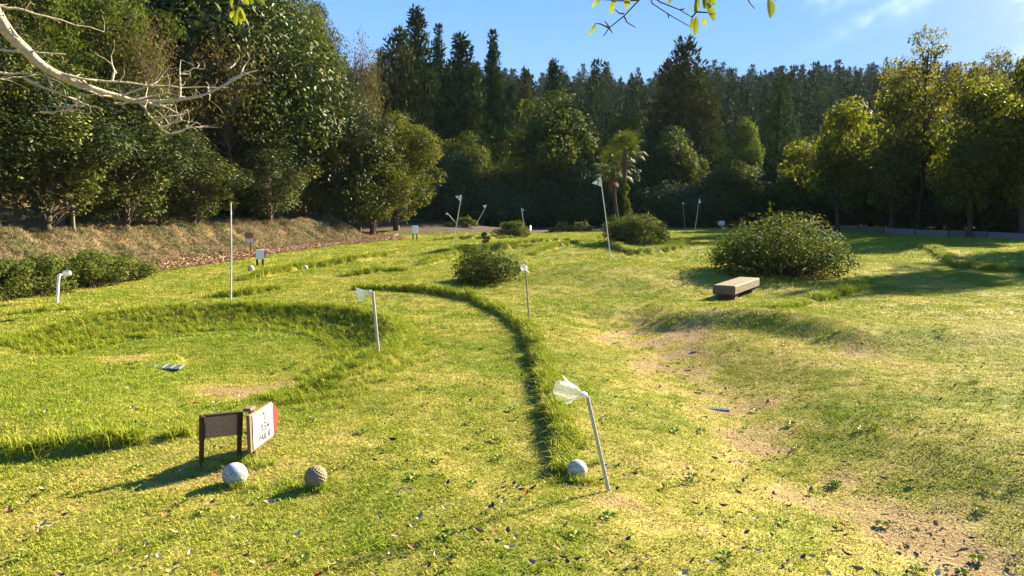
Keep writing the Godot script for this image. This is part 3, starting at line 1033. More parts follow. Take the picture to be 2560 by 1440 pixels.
func things_on_course() -> void:
	tee_sign_one()
	dark_sign()
	ball(588, 1210, 0.070, 0.014, 0, [Color(0.42, 0.42, 0.42), Color(0.13, 0.145, 0.175), 0.12], "white painted ball with flaking blue grey patches beside the wooden sign")
	ball(790, 1215, 0.064, 0.004, 190, [Color(0.25, 0.20, 0.125), Color(0.20, 0.155, 0.095), 0.1], "dimpled tan concrete golf ball standing alone on the tee")
	ball(1443, 1192, 0.060, 0.012, 0, [Color(0.42, 0.42, 0.42), Color(0.13, 0.145, 0.175), 0.20], "white ball half hidden in grass at the pole foot")
	ball(628, 678, 0.072, 0.012, 0, [Color(0.42, 0.42, 0.42), Color(0.36, 0.36, 0.35), 0.4], "small white ball in front of the far white tee sign", false)
	ball(763, 670, 0.060, 0.012, 0, [Color(0.42, 0.42, 0.42), Color(0.36, 0.36, 0.35), 0.4], "small white ball alone on the grass beyond the first flag", false)
	ball(1404, 616, 0.055, 0.012, 0, [Color(0.42, 0.42, 0.42), Color(0.36, 0.36, 0.35), 0.4], "small white ball at the end of a far grass ridge", false)
	pinwheel([1522, 1228], [1468, 990], [1392, 968, -0.06], "clear plastic bottle pinwheel on a leaning grey pole behind white ball")
	pinwheel([947, 885], [932, 728], [893, 738, -0.05], "plastic bottle pinwheel on thin pole at rim of sunken green", 1.0, 0.013)
	pinwheel([1323, 802], [1314, 672], [1308, 668, -0.20], "bottle pinwheel on a brown stick beside the dark round bush", 0.95, 0.010, Color(0.26, 0.22, 0.18), false)
	pinwheel([142, 757], [147, 688], [176, 682, 0.0], "bottle pinwheel on a short thick white post before the hedge", 1.0, 0.022, Color(0.78, 0.77, 0.70), false)
	pinwheel([985, 600], [985, 590], [989, 588, 0.0], "tiny pinwheel on a short stick beside the leafy path", 1.2, 0.012, Color(0.7, 0.7, 0.66), false)
	flag([577, 757], [577, 506], [[577, 541], [579, 535], 0.25], "", "thin white flagstick seen edge on by the sunken green")
	flag([1131, 600], [1154, 487], [[1150, 502], [1138, 491], 0.0], "5", "white flag leaning right in front of two crossed flagsticks", 27.0)
	flag([1148, 590], [1117, 531], [[1121, 537], [1113, 536], 0.0], "", "thin flagstick leaning steeply left behind another flag", 40.0)
	flag([1173, 590], [1217, 512], [[1212, 521], [1207, 514], 0.0], "", "flagstick leaning steeply right over the low back shrub", 33.0)
	flag([1313, 566], [1303, 520], [[1305, 529], [1311, 524], 0.0], "6", "short white flag rising behind the small far bush", 38.5)
	flag([1526, 641], [1501, 442], [[1505, 467], [1480, 458], 0.1], "7", "tall white flag with black number 7 before the palms")
	flag([1713, 566], [1706, 505], [[1708, 511], [1712, 509], 0.0], "", "thin flagstick with small pennant in shade, the more distant of two", 46.5)
	flag([1737, 574], [1748, 496], [[1746, 508], [1753, 507], 0.0], "", "white flagstick with pennant in the shaded back lawn", 42.0)
	bench()
	hole_plate(402, 914, Vector2(0.42, 0.17), 0.10, "blue grey metal grate with pale bars in the sunken green", 6)
	hole_plate(1795, 1022, Vector2(0.185, 0.085), -0.12, "small grey metal grate lying in the worn hollow", 12)
	# signs farther away
	var s := far_sign(651, 664, 0.20, 0.24, 0.17, 0.55, "white tee sign with dark legs at foot of the bank", Color(0.8, 0.8, 0.78), Color(0.06, 0.05, 0.05), 0.06)
	far_sign(1038, 600, 0.24, 0.33, 0.28, 0.35, "bright white tee sign on dark post where the path bends", Color(0.82, 0.82, 0.82), Color(0.05, 0.045, 0.045), 0.0, 2)
	far_sign(1326, 583, 0.30, 0.24, 0.18, 1.35, "narrow white sign seen edge on beside the small far bush", Color(0.8, 0.8, 0.8), Color(0.6, 0.6, 0.58), 0.0, 1, "tee_sign", 37.5)
	far_sign(1804, 565, 0.34, 0.26, 0.22, -0.2, "white arrow sign standing in the dark back hedge", Color(0.72, 0.72, 0.70), Color(0.7, 0.7, 0.7), -0.16, 1, "tee_sign", 46.2)
	# two-plate notice against the bank
	var np := on_ground(627, 634)
	var o := thing("notice_sign", "brown and white notice plates on a dark post against bank", "sign", np, 0.12)
	var g := Geo.new()
	g.box(Transform3D(Basis(), Vector3(0, 0.30, -0.01)), Vector3(0.028, 0.76, 0.025), 0.003, Color(0.06, 0.035, 0.03))
	part("post", g.mesh(), M.wood_dark, o)
	g = Geo.new(); g.box(Transform3D(Basis(), Vector3(0, 0.42, 0.014)), Vector3(0.25, 0.15, 0.015), 0.003, Color(0.07, 0.045, 0.04))
	part("frame", g.mesh(), M.wood_dark, o)
	g = Geo.new(); g.box(Transform3D(Basis(), Vector3(0, 0.42, 0.026)), Vector3(0.215, 0.125, 0.008), 0.002, Color(0.62, 0.66, 0.70))
	var pl_ := part("white_plate", g.mesh(), M.paint, o)
	for k in 2:
		var bar := Geo.new()
		bar.box(Transform3D(Basis(), Vector3(0, 0.445 - k * 0.03, 0.031)), Vector3(0.13 - 0.05 * k, 0.012, 0.002), 0.0005, Color(0.15, 0.35, 0.55))
		part("printed_line", bar.mesh(), M.paint, pl_)
	g = Geo.new(); g.box(Transform3D(Basis(), Vector3(-0.02, 0.585, 0.014)), Vector3(0.27, 0.155, 0.015), 0.003, Color(0.30, 0.22, 0.19))
	part("brown_plate", g.mesh(), M.wood_grey, o)
	# notice board under the trees
	var q := deep(1000, 552, 40.0)
	var nb := thing("notice_board", "large pale panel with green blotches in the dark under trees", "notice board", ground(q.x, 40.0), -0.05)
	g = Geo.new(); g.box(Transform3D(Basis(), Vector3(0, 1.0, 0)), Vector3(0.78, 0.72, 0.04), 0.005, Color(0.60, 0.66, 0.66))
	part("panel", g.mesh(), M.notice, nb)
	for k in [-0.36, 0.36]:
		var l := Geo.new()
		l.box(Transform3D(Basis(), Vector3(k, 0.65, -0.04)), Vector3(0.06, 1.5, 0.05), 0.004, Color(0.10, 0.16, 0.13))
		part("post", l.mesh(), M.wood_dark, nb)
	# pale low slab behind the small far bush
	var sp := on_ground(1232, 591)
	g = Geo.new(); g.box(Transform3D(Basis(), Vector3(0, 0.03, 0)), Vector3(0.55, 0.10, 0.30), 0.006, Color(0.62, 0.60, 0.55))
	var sl := part("stone_slab", g.mesh(), M.concrete, self, Transform3D(Basis(), sp))
	meta(sl, "pale flat stone slab lying beside the small far bush", "slab")
	# kerb of concrete lengths along the right edge
	var kb := thing("kerb", "long low grey concrete kerb along the shaded lawn edge", "kerb", ground(kerb_x(43.0), 43.0))
	var d := 43.2
	while d > 12.0:
		var l := 1.95
		var a := ground(kerb_x(d), d)
		var e := ground(kerb_x(d - l), d - l)
		var c := (a + e) * 0.5 - kb.position
		var dir := (e - a).normalized()
		var bs := Basis(Vector3.UP.cross(dir).normalized(), Vector3.UP, dir)
		var kg := Geo.new()
		var tone := rng.randf_range(0.8, 1.15)
		kg.box(Transform3D(bs, c + Vector3(0, 0.08 + rng.randf_range(-0.015, 0.015), 0)), Vector3(0.24, 0.42, l - 0.03), 0.014, Color(0.22, 0.21, 0.19) * tone)
		part("kerb_stone", kg.mesh(), M.concrete, kb)
		d -= 1.97

# ------------------------------------------------------------------ planting
func bushes() -> void:
	var azalea := [Color(0.080, 0.100, 0.019), Color(0.105, 0.120, 0.022), Color(0.062, 0.082, 0.017), Color(0.090, 0.105, 0.020)]
	# big bush on the right
	var p := on_ground(1945, 684)
	put_shrub(shrub(Vector3(1.62, 1.42, 1.3), 110, 19000, Vector2(0.062, 0.030), azalea), "azalea_bush", "large dark rounded azalea bush behind the low bench", p, 0.4, M.leaf, "clipped azalea bushes")
	p = on_ground(1222, 702)
	put_shrub(shrub(Vector3(0.95, 0.74, 0.75), 66, 10000, Vector2(0.052, 0.026), azalea), "azalea_bush", "small dark azalea bush with reddish leaves beside the stick pinwheel", p, 1.0, M.leaf, "clipped azalea bushes")
	p = on_ground(1583, 610)
	put_shrub(shrub(Vector3(1.55, 1.2, 1.3), 90, 15000, Vector2(0.068, 0.034), azalea), "azalea_bush", "yellow green domed azalea bush below the palms", p, 2.0, M.leaf, "clipped azalea bushes")
	p = on_ground(1279, 592)
	put_shrub(shrub(Vector3(0.95, 0.85, 0.8), 34, 6000, Vector2(0.075, 0.035), azalea), "azalea_bush", "small sunlit olive bush at the far lawn edge", p, 0.2, M.leaf, "clipped azalea bushes")
	p = on_ground(1212, 611)
	put_shrub(shrub(Vector3(0.22, 0.50, 0.2), 12, 1600, Vector2(0.05, 0.024), azalea), "dwarf_bush", "tiny upright bush standing alone on the far grass", p, 0.2, M.leaf)
	# hedge on the left, running along the foot of the bank
	var h := thing("hedge", "long rounded green hedge below the dry bank", "hedge", ground(-8.45, 13.6))
	var lobes := []
	var t := Geo.new()
	for k in 190:
		var u := rng.randf_range(-1.0, 1.0)
		var across := rng.randf_range(-0.85, 0.85)
		var cap := (0.74 + 0.06 * sin(u * 5.0) - 0.16 * maxf(u, 0.0)) * sqrt(1.0 - pow(across / 0.98, 2.0)) * sqrt(1.0 - pow(u / 1.12, 4.0))
		var lr := rng.randf_range(0.11, 0.20)
		var q := Vector3(u * 0.42 + across * 0.72, 0, -u * 2.45)
		var gy := hgt(h.position.x + q.x, -(h.position.z + q.z)) - h.position.y
		q.y = gy + maxf(lr * 0.7, lerpf(cap * 0.1, cap - lr * 0.6, pow(rng.randf(), 0.6)))
		lobes.append(lobe(q, Vector3(lr * 1.3, lr * 0.85, lr * 1.3)))
		if k % 2 == 0: limb(t, Vector3(q.x, gy - 0.03, q.z) + Vector3(rng.randfn(), 0, rng.randfn()) * 0.1, q, 0.014, 0.005, Color(0.12, 0.085, 0.06), 4, 0.2)
	var g := Geo.new()
	leaves(g, lobes, 30000, 0.055, 0.028, azalea, 0.6, 0.7, 0.5)
	part("stems", t.mesh(), M.bark, h)
	part("foliage", g.mesh(), M.leaf, h)
	# low clipped shrubs along the back edge
	var low := shrub(Vector3(1.2, 0.55, 0.8), 26, 2600, Vector2(0.10, 0.05), azalea)
	for e in [[1408, 41.0, "wide low clipped shrub at the back edge near the palms"], [1452, 43.0, "low clipped shrub against the dark woods by the palms"], [1160, 40.5, "low green shrub behind the crossed flagsticks"]]:
		var q := deep(e[0], 575, e[1])
		put_shrub(low, "low_shrub", e[2], ground(q.x, e[1]), rng.randf() * TAU, M.leaf, "low shrubs along the back edge")

func palms() -> void:
	var specs := [[1563, 600, 27.5, 352, "taller fan palm with hanging dead fronds and vine clad trunk"], [1533, 602, 28.5, 398, "shorter fan palm leaning behind the yellow green bush"]]
	var fans := []
	for q in 3:
		var g := Geo.new()
		var n := 22
		for k in n:
			var a := lerpf(-2.2, 2.2, float(k) / (n - 1))
			var dir := Vector3(sin(a), 0.0, cos(a))
			var l := 0.42 * (1.0 - 0.25 * absf(a) / 2.2) * rng.randf_range(0.85, 1.1)
			var side := Vector3(cos(a), 0, -sin(a)) * 0.016
			var o := Vector3(0, 0, 0.45)
			var m := o + dir * l * 0.6 + Vector3(0, 0.02 - 0.03 * absf(a), 0)
			var e := o + dir * l + Vector3(0, -0.10 * rng.randf_range(0.3, 1.6) - 0.05, 0)
			var col := Color(1, 1, 1) * rng.randf_range(0.8, 1.2)
			g.quad(o - side * 0.3, o + side * 0.3, m + side, m - side, col)
			g.tri(m - side, m + side, e, col)
		g.quad(Vector3(-0.008, 0, 0), Vector3(0.008, 0, 0), Vector3(0.006, 0, 0.47), Vector3(-0.006, 0, 0.47), Color(0.9, 0.9, 0.8))
		g.quad(Vector3(0, -0.008, 0), Vector3(0, 0.008, 0), Vector3(0, 0.006, 0.47), Vector3(0, -0.006, 0.47), Color(0.9, 0.9, 0.8))
		fans.append(g.mesh())
	for e in specs:
		var tp := deep(e[0], e[3], e[2])
		var b := ground(deep(e[0], e[1], e[2]).x + (0.25 if e[0] < 1540 else 0.03), e[2])
		var o := thing("fan_palm", e[4], "palm tree", b, 0.0, "fan palms")
		var crown := tp - b + Vector3(0, -0.35, 0)
		var g := Geo.new()
		var pts := []
		var rad := []
		for k in 14:
			var t := k / 13.0
			pts.append(Vector3(crown.x * t, lerpf(-0.2, crown.y, t), 0) + Vector3(0.03 * sin(t * 7.0), 0, 0.02 * cos(t * 9.0)))
			rad.append(0.055 + 0.010 * (k % 2) + (0.025 if t > 0.75 else 0.0))
		g.tube(pts, rad, 9, Color(0.10, 0.08, 0.058))
		part("trunk", g.mesh(), M.bark, o)
		for k in 26:
			var f: float = k / 26.0
			var el := lerpf(1.25, -0.35, f) + rng.randf_range(-0.15, 0.15)
			var az := k * 2.39996
			var bs := Basis(Vector3.UP, az) * Basis(Vector3.RIGHT, -el) * Basis(Vector3.BACK, rng.randf_range(-0.5, 0.5))
			var s := rng.randf_range(0.8, 1.1)
			part("frond", fans[k % 3], M.palm, o, Transform3D(bs.scaled(Vector3.ONE * s), crown + Vector3(0, 0.10 - 0.25 * f, 0)))
		for k in 10:
			var bs := Basis(Vector3.UP, k * 2.4) * Basis(Vector3.RIGHT, rng.randf_range(1.15, 1.5))
			part("dead_frond", fans[k % 3], M.palm_dead, o, Transform3D(bs.scaled(Vector3.ONE * rng.randf_range(0.45, 0.8)), crown + Vector3(0, -0.05 - 0.035 * k, 0)))
		if e[0] > 1540:
			var vg := Geo.new()
			var vl := []
			for k in 22:
				var t := rng.randf_range(0.1, 0.62)
				vl.append(lobe(Vector3(crown.x * t, crown.y * t, 0) + Vector3(rng.randf_range(-0.08, 0.13), 0, 0.09), Vector3(0.07, 0.11, 0.07)))
			leaves(vg, vl, 1400, 0.06, 0.045, [Color(0.13, 0.15, 0.025), Color(0.10, 0.12, 0.02)], 0.2, 0.8, 0.3)
			part("vine", vg.mesh(), M.leaf, o)

func forest() -> void:
	var gloss := [Color(0.032, 0.048, 0.010), Color(0.046, 0.062, 0.012), Color(0.066, 0.078, 0.014), Color(0.024, 0.038, 0.009)]
	var olive := [Color(0.10, 0.11, 0.018), Color(0.125, 0.128, 0.020), Color(0.075, 0.09, 0.016)]
	var fresh := [Color(0.066, 0.088, 0.014), Color(0.085, 0.102, 0.016), Color(0.050, 0.072, 0.012)]
	var autumn := [Color(0.075, 0.075, 0.018), Color(0.095, 0.078, 0.020), Color(0.065, 0.075, 0.016), Color(0.10, 0.06, 0.02)]
	var gold := [Color(0.120, 0.145, 0.020), Color(0.155, 0.165, 0.023), Color(0.090, 0.120, 0.018)]
	var grey := Color(0.11, 0.09, 0.07)
	var dark := Color(0.10, 0.08, 0.06)
	var T := {}
	T.gloss = broadleaf(8.0, 3.1, 0.06, 92, 22000, Vector2(0.15, 0.068), gloss, grey, 0.24, {"up": 1.0, "wild": 0.6, "shell": 0.6})
	T.gloss2 = broadleaf(7.0, 2.9, 0.05, 84, 19000, Vector2(0.14, 0.062), gloss + gloss + olive, grey, 0.24, {"up": 1.0, "wild": 0.6, "shell": 0.6})
	T.olive = broadleaf(6.5, 2.3, 0.03, 80, 18000, Vector2(0.14, 0.060), olive + [gloss[2]], grey, 0.26, {"up": 0.7, "wild": 0.7})
	T.fresh = broadleaf(9.0, 3.2, 0.30, 50, 17000, Vector2(0.17, 0.055), fresh, grey, 0.30, {"flat": 0.55})
	T.autumn = broadleaf(6.5, 2.6, 0.1, 44, 5200, Vector2(0.12, 0.06), autumn, Color(0.20, 0.16, 0.11), 0.36, {"twigs": 9, "trunk": 0.075, "shell": 0.3})
	T.tall = broadleaf(14.0, 4.3, 0.22, 110, 36000, Vector2(0.17, 0.075), gloss, grey, 0.24)
	T.tallfresh = broadleaf(13.0, 4.0, 0.25, 100, 30000, Vector2(0.18, 0.06), fresh, grey, 0.24, {"flat": 0.6})
	T.deep = broadleaf(7.0, 2.9, 0.02, 50, 13000, Vector2(0.16, 0.075), gloss, dark, 0.32)
	T.small = broadleaf(3.8, 1.0, 0.22, 30, 3600, Vector2(0.12, 0.045), fresh, Color(0.22, 0.19, 0.14), 0.40, {"flat": 0.45, "trunk": 0.055, "shell": 0.2, "wild": 0.9})
	T.low = broadleaf(2.6, 1.6, 0.02, 30, 3200, Vector2(0.12, 0.06), gloss + fresh, dark, 0.34, {"trunk": 0.04, "shell": 0.2, "wild": 1.0})
	T.gold = broadleaf(7.5, 3.0, 0.08, 42, 11000, Vector2(0.21, 0.12), gold + olive, dark, 0.33)
	T.dense = broadleaf(9.5, 4.0, 0.06, 60, 15000, Vector2(0.26, 0.13), [Color(0.045, 0.065, 0.015), Color(0.065, 0.082, 0.017), Color(0.10, 0.105, 0.02)], grey, 0.30)
	T.airy = broadleaf(11.0, 3.4, 0.30, 34, 5600, Vector2(0.16, 0.09), [Color(0.07, 0.08, 0.02), Color(0.11, 0.11, 0.025), Color(0.15, 0.14, 0.03)], Color(0.05, 0.04, 0.035), 0.30, {"twigs": 6, "trunk": 0.16, "flat": 0.5, "shell": 0.35})
	T.hedge = broadleaf(3.4, 2.3, 0.0, 34, 8000, Vector2(0.16, 0.085), [Color(0.035, 0.055, 0.016), Color(0.05, 0.07, 0.018)], dark, 0.38, {"trunk": 0.05})
	var cedar_c := [Color(0.030, 0.052, 0.016), Color(0.042, 0.064, 0.018), Color(0.055, 0.070, 0.018)]
	T.cedar = conifer(18.0, 3.3, 0.08, 24, 19000, Vector2(0.50, 0.17), cedar_c)
	T.cedar2 = conifer(18.0, 2.5, 0.10, 26, 15000, Vector2(0.46, 0.15), cedar_c, 0.9, 0.35)
	T.cypress = conifer(14.0, 3.6, 0.04, 22, 20000, Vector2(0.42, 0.15), [Color(0.07, 0.075, 0.02), Color(0.055, 0.065, 0.02), Color(0.085, 0.075, 0.025)], 0.62, 0.3)
	T.spruce = conifer(13.0, 3.2, 0.02, 26, 13000, Vector2(0.34, 0.11), [Color(0.05, 0.085, 0.025), Color(0.07, 0.10, 0.025)], 1.0, 0.2, -0.1)
	var L: Material = M.gloss
	var gl := "trees on the wooded slope above the bank"
	# ---- wooded slope on the left: pixel x, depth, top pixel, half width in pixels
	tree_px(T.olive, "evergreen_tree", "sunlit olive evergreen tree at the end of the bank", gl, 985, 37.0, 240, 130, M.leaf)
	tree_px(T.olive, "evergreen_tree", "shorter olive evergreen leaning over the bank end", gl, 925, 34.8, 285, 120, M.leaf)
	tree_px(T.gloss, "evergreen_tree", "dark glossy evergreen tree beside the sunlit olive tree", gl, 835, 33.5, 150, 150, L)
	tree_px(T.tallfresh, "leafy_tree", "tall pale green tree rising above the glossy evergreens", gl, 740, 39.0, -120, 110, M.leaf)
	tree_px(T.autumn, "bare_twig_tree", "half bare tree with pale twigs and rusty leaves on the slope", gl, 560, 28.5, 60, 180, M.leaf)
	tree_px(T.autumn, "bare_twig_tree", "thin half bare tree with orange leaves behind the hanging branch", gl, 370, 24.0, 20, 130, M.leaf)
	tree_px(T.gloss2, "evergreen_tree", "low dark evergreen with bright glints above the edge on flagstick", gl, 470, 24.0, 290, 150, L)
	tree_px(T.gloss2, "evergreen_tree", "dark evergreen under the half bare tree near the notice", gl, 665, 28.6, 290, 135, L)
	tree_px(T.fresh, "leafy_tree", "feathery yellow green tree behind the hanging branch", gl, 245, 25.0, -190, 185, M.leaf)
	tree_px(T.fresh, "leafy_tree", "feathery green tree rising behind the rusty leaved tree", gl, 40, 21.5, -160, 190, M.leaf)
	tree_px(T.autumn, "bare_twig_tree", "rusty leaved tree hung with the pale limb's twigs before it", gl, 0, 18.5, 20, 170, M.leaf)
	tree_px(T.small, "leafy_tree", "small bright green tree with bent trunk on the bank top", gl, 165, 18.6, 290, 75, M.leaf)
	tree_px(T.tall, "evergreen_tree", "large glossy evergreen high on the slope behind the bare twigs", gl, 560, 34.0, -170, 190, L)
	tree_px(T.tall, "evergreen_tree", "glossy evergreen high behind the feathery tree", gl, 400, 32.0, -220, 180, L)
	tree_px(T.tall, "evergreen_tree", "tall evergreen whose round top meets the sky", gl, 785, 45.0, -60, 90, L)
	tree_px(T.autumn, "bare_twig_tree", "brownish half bare tree against the sky by the cedars", gl, 905, 47.0, 62, 70, M.leaf)
	tree_px(T.gloss2, "evergreen_tree", "dark evergreen in deep shade behind the long hedge", gl, 80, 18.0, 60, 230, L)
	tree_px(T.gloss2, "evergreen_tree", "dark evergreen deep in shade behind the small bright tree", gl, 290, 21.0, 150, 190, L)
	tree_px(T.gloss, "evergreen_tree", "dark evergreen hanging low over the bank beyond the hedge", gl, -60, 17.0, -60, 230, L)
	tree_px(T.gloss, "evergreen_tree", "evergreen filling the gap above the notice sign", gl, 640, 31.5, 90, 150, L)
	tree_px(T.gloss2, "evergreen_tree", "glossy evergreen whose crown touches the sunlit olive tree", gl, 890, 36.5, 210, 110, L)
	for e in [[575, 29.0, 430, 90, "low green shrub on the bank top above the notice"], [470, 24.4, 470, 70, "fern like green shrub on the edge of the bank"], [880, 33.6, 400, 95, "shrub hanging over the end of the bank"], [330, 22.0, 450, 70, "low leafy shrub on the bank top behind the hedge end"], [690, 30.5, 410, 80, "sparse shrub between dark trunks above the white tee sign"], [400, 24.5, 400, 80, "sparse tall shrub in the gloom behind the fern like shrub"], [235, 20.6, 440, 60, "sparse leafy shrub beside the small bright tree"], [800, 33.0, 420, 80, "loose shrub below the glossy evergreen at the bank end"]]:
		tree_px(T.low, "bank_shrub", e[4], "shrubs on the bank top", e[0], e[1], e[2], e[3], L).set_meta("category", "shrub")
	for e in [[-20, 23.5, 130, 200], [110, 25.0, 180, 190], [230, 26.5, 200, 180], [340, 28.5, 180, 180], [450, 31.5, 160, 170], [560, 34.5, 200, 160], [660, 37.0, 230, 150], [760, 40.0, 230, 140], [850, 42.0, 260, 120], [170, 29.0, 60, 190]]:
		tree_px(T.deep, "evergreen_tree", "leafy evergreen in the shaded second row above the bank", "second row of trees above the bank", e[0], e[1], e[2], e[3], L)
	# woods further up the slope, closing the view
	for k in 26:
		var px := -250.0 + 1150.0 * k / 25.0 + rng.randf_range(-20, 20)
		var d := rng.randf_range(30.0, 46.0)
		var q := deep(px, 300, d)
		if q.x > toe(d) - 2.5: continue
		tree([T.gloss, T.gloss2, T.dense][k % 3], "slope_tree", "evergreen tree deep in the woods high on the slope", "trees deep in the sloping woods", ground(q.x, d), Vector3.ONE * rng.randf_range(0.9, 1.25), rng.randf() * TAU, L)
	# ---- cedars and broadleaf trees behind the course
	var gc := "tall cedars behind the course"
	var cedars := [
		[1040, 60.0, 30, 78, "cedar", "tallest cedar with a ragged open top"], [1000, 53.0, 84, 88, "cypress", "broad olive cedar in front of the tallest cedar"],
		[1096, 64.0, 72, 42, "cedar2", "slim cedar between two broad cedars"], [1152, 56.0, 93, 80, "cedar", "broad dark cedar between slim cedar and slender spire"],
		[1232, 58.0, 86, 50, "cedar2", "slender spire shaped cedar standing apart"], [1312, 66.0, 183, 44, "cypress", "rounded cedar between slender spire and round broadleaf tree"],
		[1384, 62.0, 158, 50, "cedar", "dark cedar rising behind the round broadleaf tree"], [1715, 58.0, 108, 108, "cypress", "large lone conifer with a bushy brownish crown"],
		[1952, 54.0, 186, 85, "spruce", "pointed green conifer with bare leader tip"], [1185, 70.0, 170, 60, "cedar", "distant cedar filling the gap beside the spire"],
		[1275, 72.0, 215, 60, "cedar", "dark lower cedar behind the slender spire"], [955, 66.0, 130, 50, "cedar", "shaded cedar at the edge of the sloping woods"],
		[1655, 70.0, 300, 60, "cedar", "lower cedar between the palms and the large lone conifer"], [1790, 72.0, 300, 60, "spruce", "lower green conifer between large lone conifer and pointed conifer"]]
	for c in cedars:
		tree_px(T[c[4]], "cedar_tree", c[5], gc, c[0], c[1], c[2], c[3] * 1.25, M.needle)
	var gb := "broadleaf trees behind the course"
	tree_px(T.dense, "broadleaf_tree", "large round dark broadleaf tree with sunlit top", gb, 1378, 50.0, 228, 138, M.leaf)
	tree_px(T.gold, "broadleaf_tree", "golden topped tree behind the palms", gb, 1560, 54.0, 272, 78, M.leaf)
	tree_px(T.dense, "broadleaf_tree", "dark tree below the large lone conifer", gb, 1690, 53.0, 320, 100, M.leaf)
	tree_px(T.gold, "broadleaf_tree", "golden tree between the conifers", gb, 1868, 50.0, 288, 52, M.leaf)
	tree_px(T.dense, "broadleaf_tree", "dark tree below the pointed green conifer", gb, 1830, 48.5, 390, 100, M.leaf)
	tree_px(T.dense, "broadleaf_tree", "shaded tree below the broad dark cedar", gb, 1160, 52.0, 330, 80, M.leaf)
	tree_px(T.dense, "broadleaf_tree", "dark tree in front of the slender spire's foot", gb, 1270, 53.0, 395, 80, M.leaf)
	tree_px(T.dense, "broadleaf_tree", "dark tree at the foot of the palms", gb, 1490, 53.0, 340, 80, M.leaf)
	tree_px(T.autumn, "bare_twig_tree", "leafless grey tree in the shade by the notice board", gb, 1130, 47.0, 395, 62, M.leaf)
	# ---- right side
	var gr := "trees beyond the kerb"
	tree_px(T.gold, "broadleaf_tree", "yellow green large leaved tree beside the tall open tree", gr, 2110, 41.0, 240, 110, M.gold)
	tree_px(T.airy, "tall_open_tree", "tall open crowned tree with dark forking trunk", gr, 2325, 38.0, 38, 125, M.gold)
	tree_px(T.airy, "tall_open_tree", "leaning open crowned tree by the white clouds", gr, 2480, 37.0, 95, 105, M.gold)
	tree_px(T.gold, "broadleaf_tree", "golden leaved tree below the tall open tree", gr, 2250, 39.0, 200, 130, M.gold)
	tree_px(T.gold, "broadleaf_tree", "golden leaved tree below the leaning open tree", gr, 2450, 34.0, 190, 130, M.gold)
	tree_px(T.gold, "broadleaf_tree", "golden leaved tree above the near end of the kerb", gr, 2590, 33.0, 110, 130, M.gold)
	tree_px(T.gold, "broadleaf_tree", "bushy golden tree behind the pointed conifer's foot", gr, 2010, 46.0, 350, 90, M.gold)
	tree_px(T.dense, "broadleaf_tree", "dark bushy tree behind the kerb's far end", gr, 2060, 44.0, 395, 90, M.gold)
	for e in [[2170, 43.0, 360, 90], [2300, 40.0, 350, 90], [2420, 37.0, 370, 90], [2530, 35.0, 360, 90]]:
		tree_px(T.gold, "broadleaf_tree", "bushy yellow green tree in the row behind the kerb", gr, e[0], e[1], e[2], e[3], M.gold)
	for k in 9:
		var px := 2020.0 + 95.0 * k
		var d := lerpf(53.0, 42.0, k / 8.0)
		var q := deep(px, 400, d)
		tree(T.dense, "broadleaf_tree", "dark leafy tree in the back row beyond the kerb", "back row of trees beyond the kerb", ground(q.x, d), Vector3(0.9, rng.randf_range(0.45, 0.6), 0.9), rng.randf() * TAU, M.gold)
	# thicket that closes the foot of the woods
	for k in 34:
		var px := 1075.0 + 1560.0 * k / 33.0
		var d := 49.0 if px < 1980.0 else lerpf(48.0, 34.5, (px - 1980.0) / 620.0)
		if px < 1300.0: d = lerpf(44.0, 47.0, (px - 1075.0) / 225.0)
		d += rng.randf_range(-0.8, 1.0)
		var q := deep(px, 540, d)
		tree(T.hedge, "thicket_bush", "dark bush of the thicket closing the foot of the woods", "thicket at the foot of the woods", ground(q.x, d), Vector3(1.0, rng.randf_range(0.6, 1.3), 1.0), rng.randf() * TAU, M.hedge, "bush")
	for k in 13:
		var px := 1960.0 + 55.0 * k
		var d := lerpf(49.5, 35.5, (px - 1960.0) / 660.0) + rng.randf_range(-0.6, 0.6)
		var q := deep(px, 500, d)
		tree(T.hedge, "thicket_bush", "taller dark bush of the thicket directly behind the kerb", "taller thicket behind the kerb", ground(q.x, d), Vector3(1.0, rng.randf_range(1.2, 1.7), 1.0), rng.randf() * TAU, M.hedge, "bush")
	# trees beyond the frame's right edge whose shade falls on the lawn
	for e in [[24.9, 28.7, 0.78, 1.66], [25.2, 24.3, 0.72, 1.55], [28.0, 20.0, 0.8, 1.2]]:
		tree(T.gold, "broadleaf_tree", "leafy tree continuing the row along the near kerb", gr, ground(e[0], e[1]), Vector3(e[2], e[3], e[2]), rng.randf() * TAU, M.leaf)
	# ---- far hill
	var hc := [Color(0.030, 0.050, 0.015), Color(0.040, 0.060, 0.017), Color(0.052, 0.066, 0.018)]
	var hill := [conifer(13.0, 2.8, 0.05, 13, 3200, Vector2(0.66, 0.27), hc, 0.7, 0.2, 0.1), conifer(12.0, 2.4, 0.05, 14, 2800, Vector2(0.62, 0.25), hc, 0.85, 0.25, 0.2), conifer(13.5, 3.2, 0.05, 12, 3400, Vector2(0.7, 0.28), hc, 0.55, 0.25, 0.0)]
	var spots := []
	var d := 84.0
	while d < 262.0:
		var x := -0.40 * d
		while x < 0.72 * d:
			spots.append(Vector2(x + rng.randf_range(-1.5, 1.5), d + rng.randf_range(-2.0, 2.0)))
			x += 4.7
		d += 5.5
	# the crest and the lower slope show largest: those are single trees, the rest one wood
	var mass := [[], [], []]
	var tint := [[], [], []]
	var made := 0
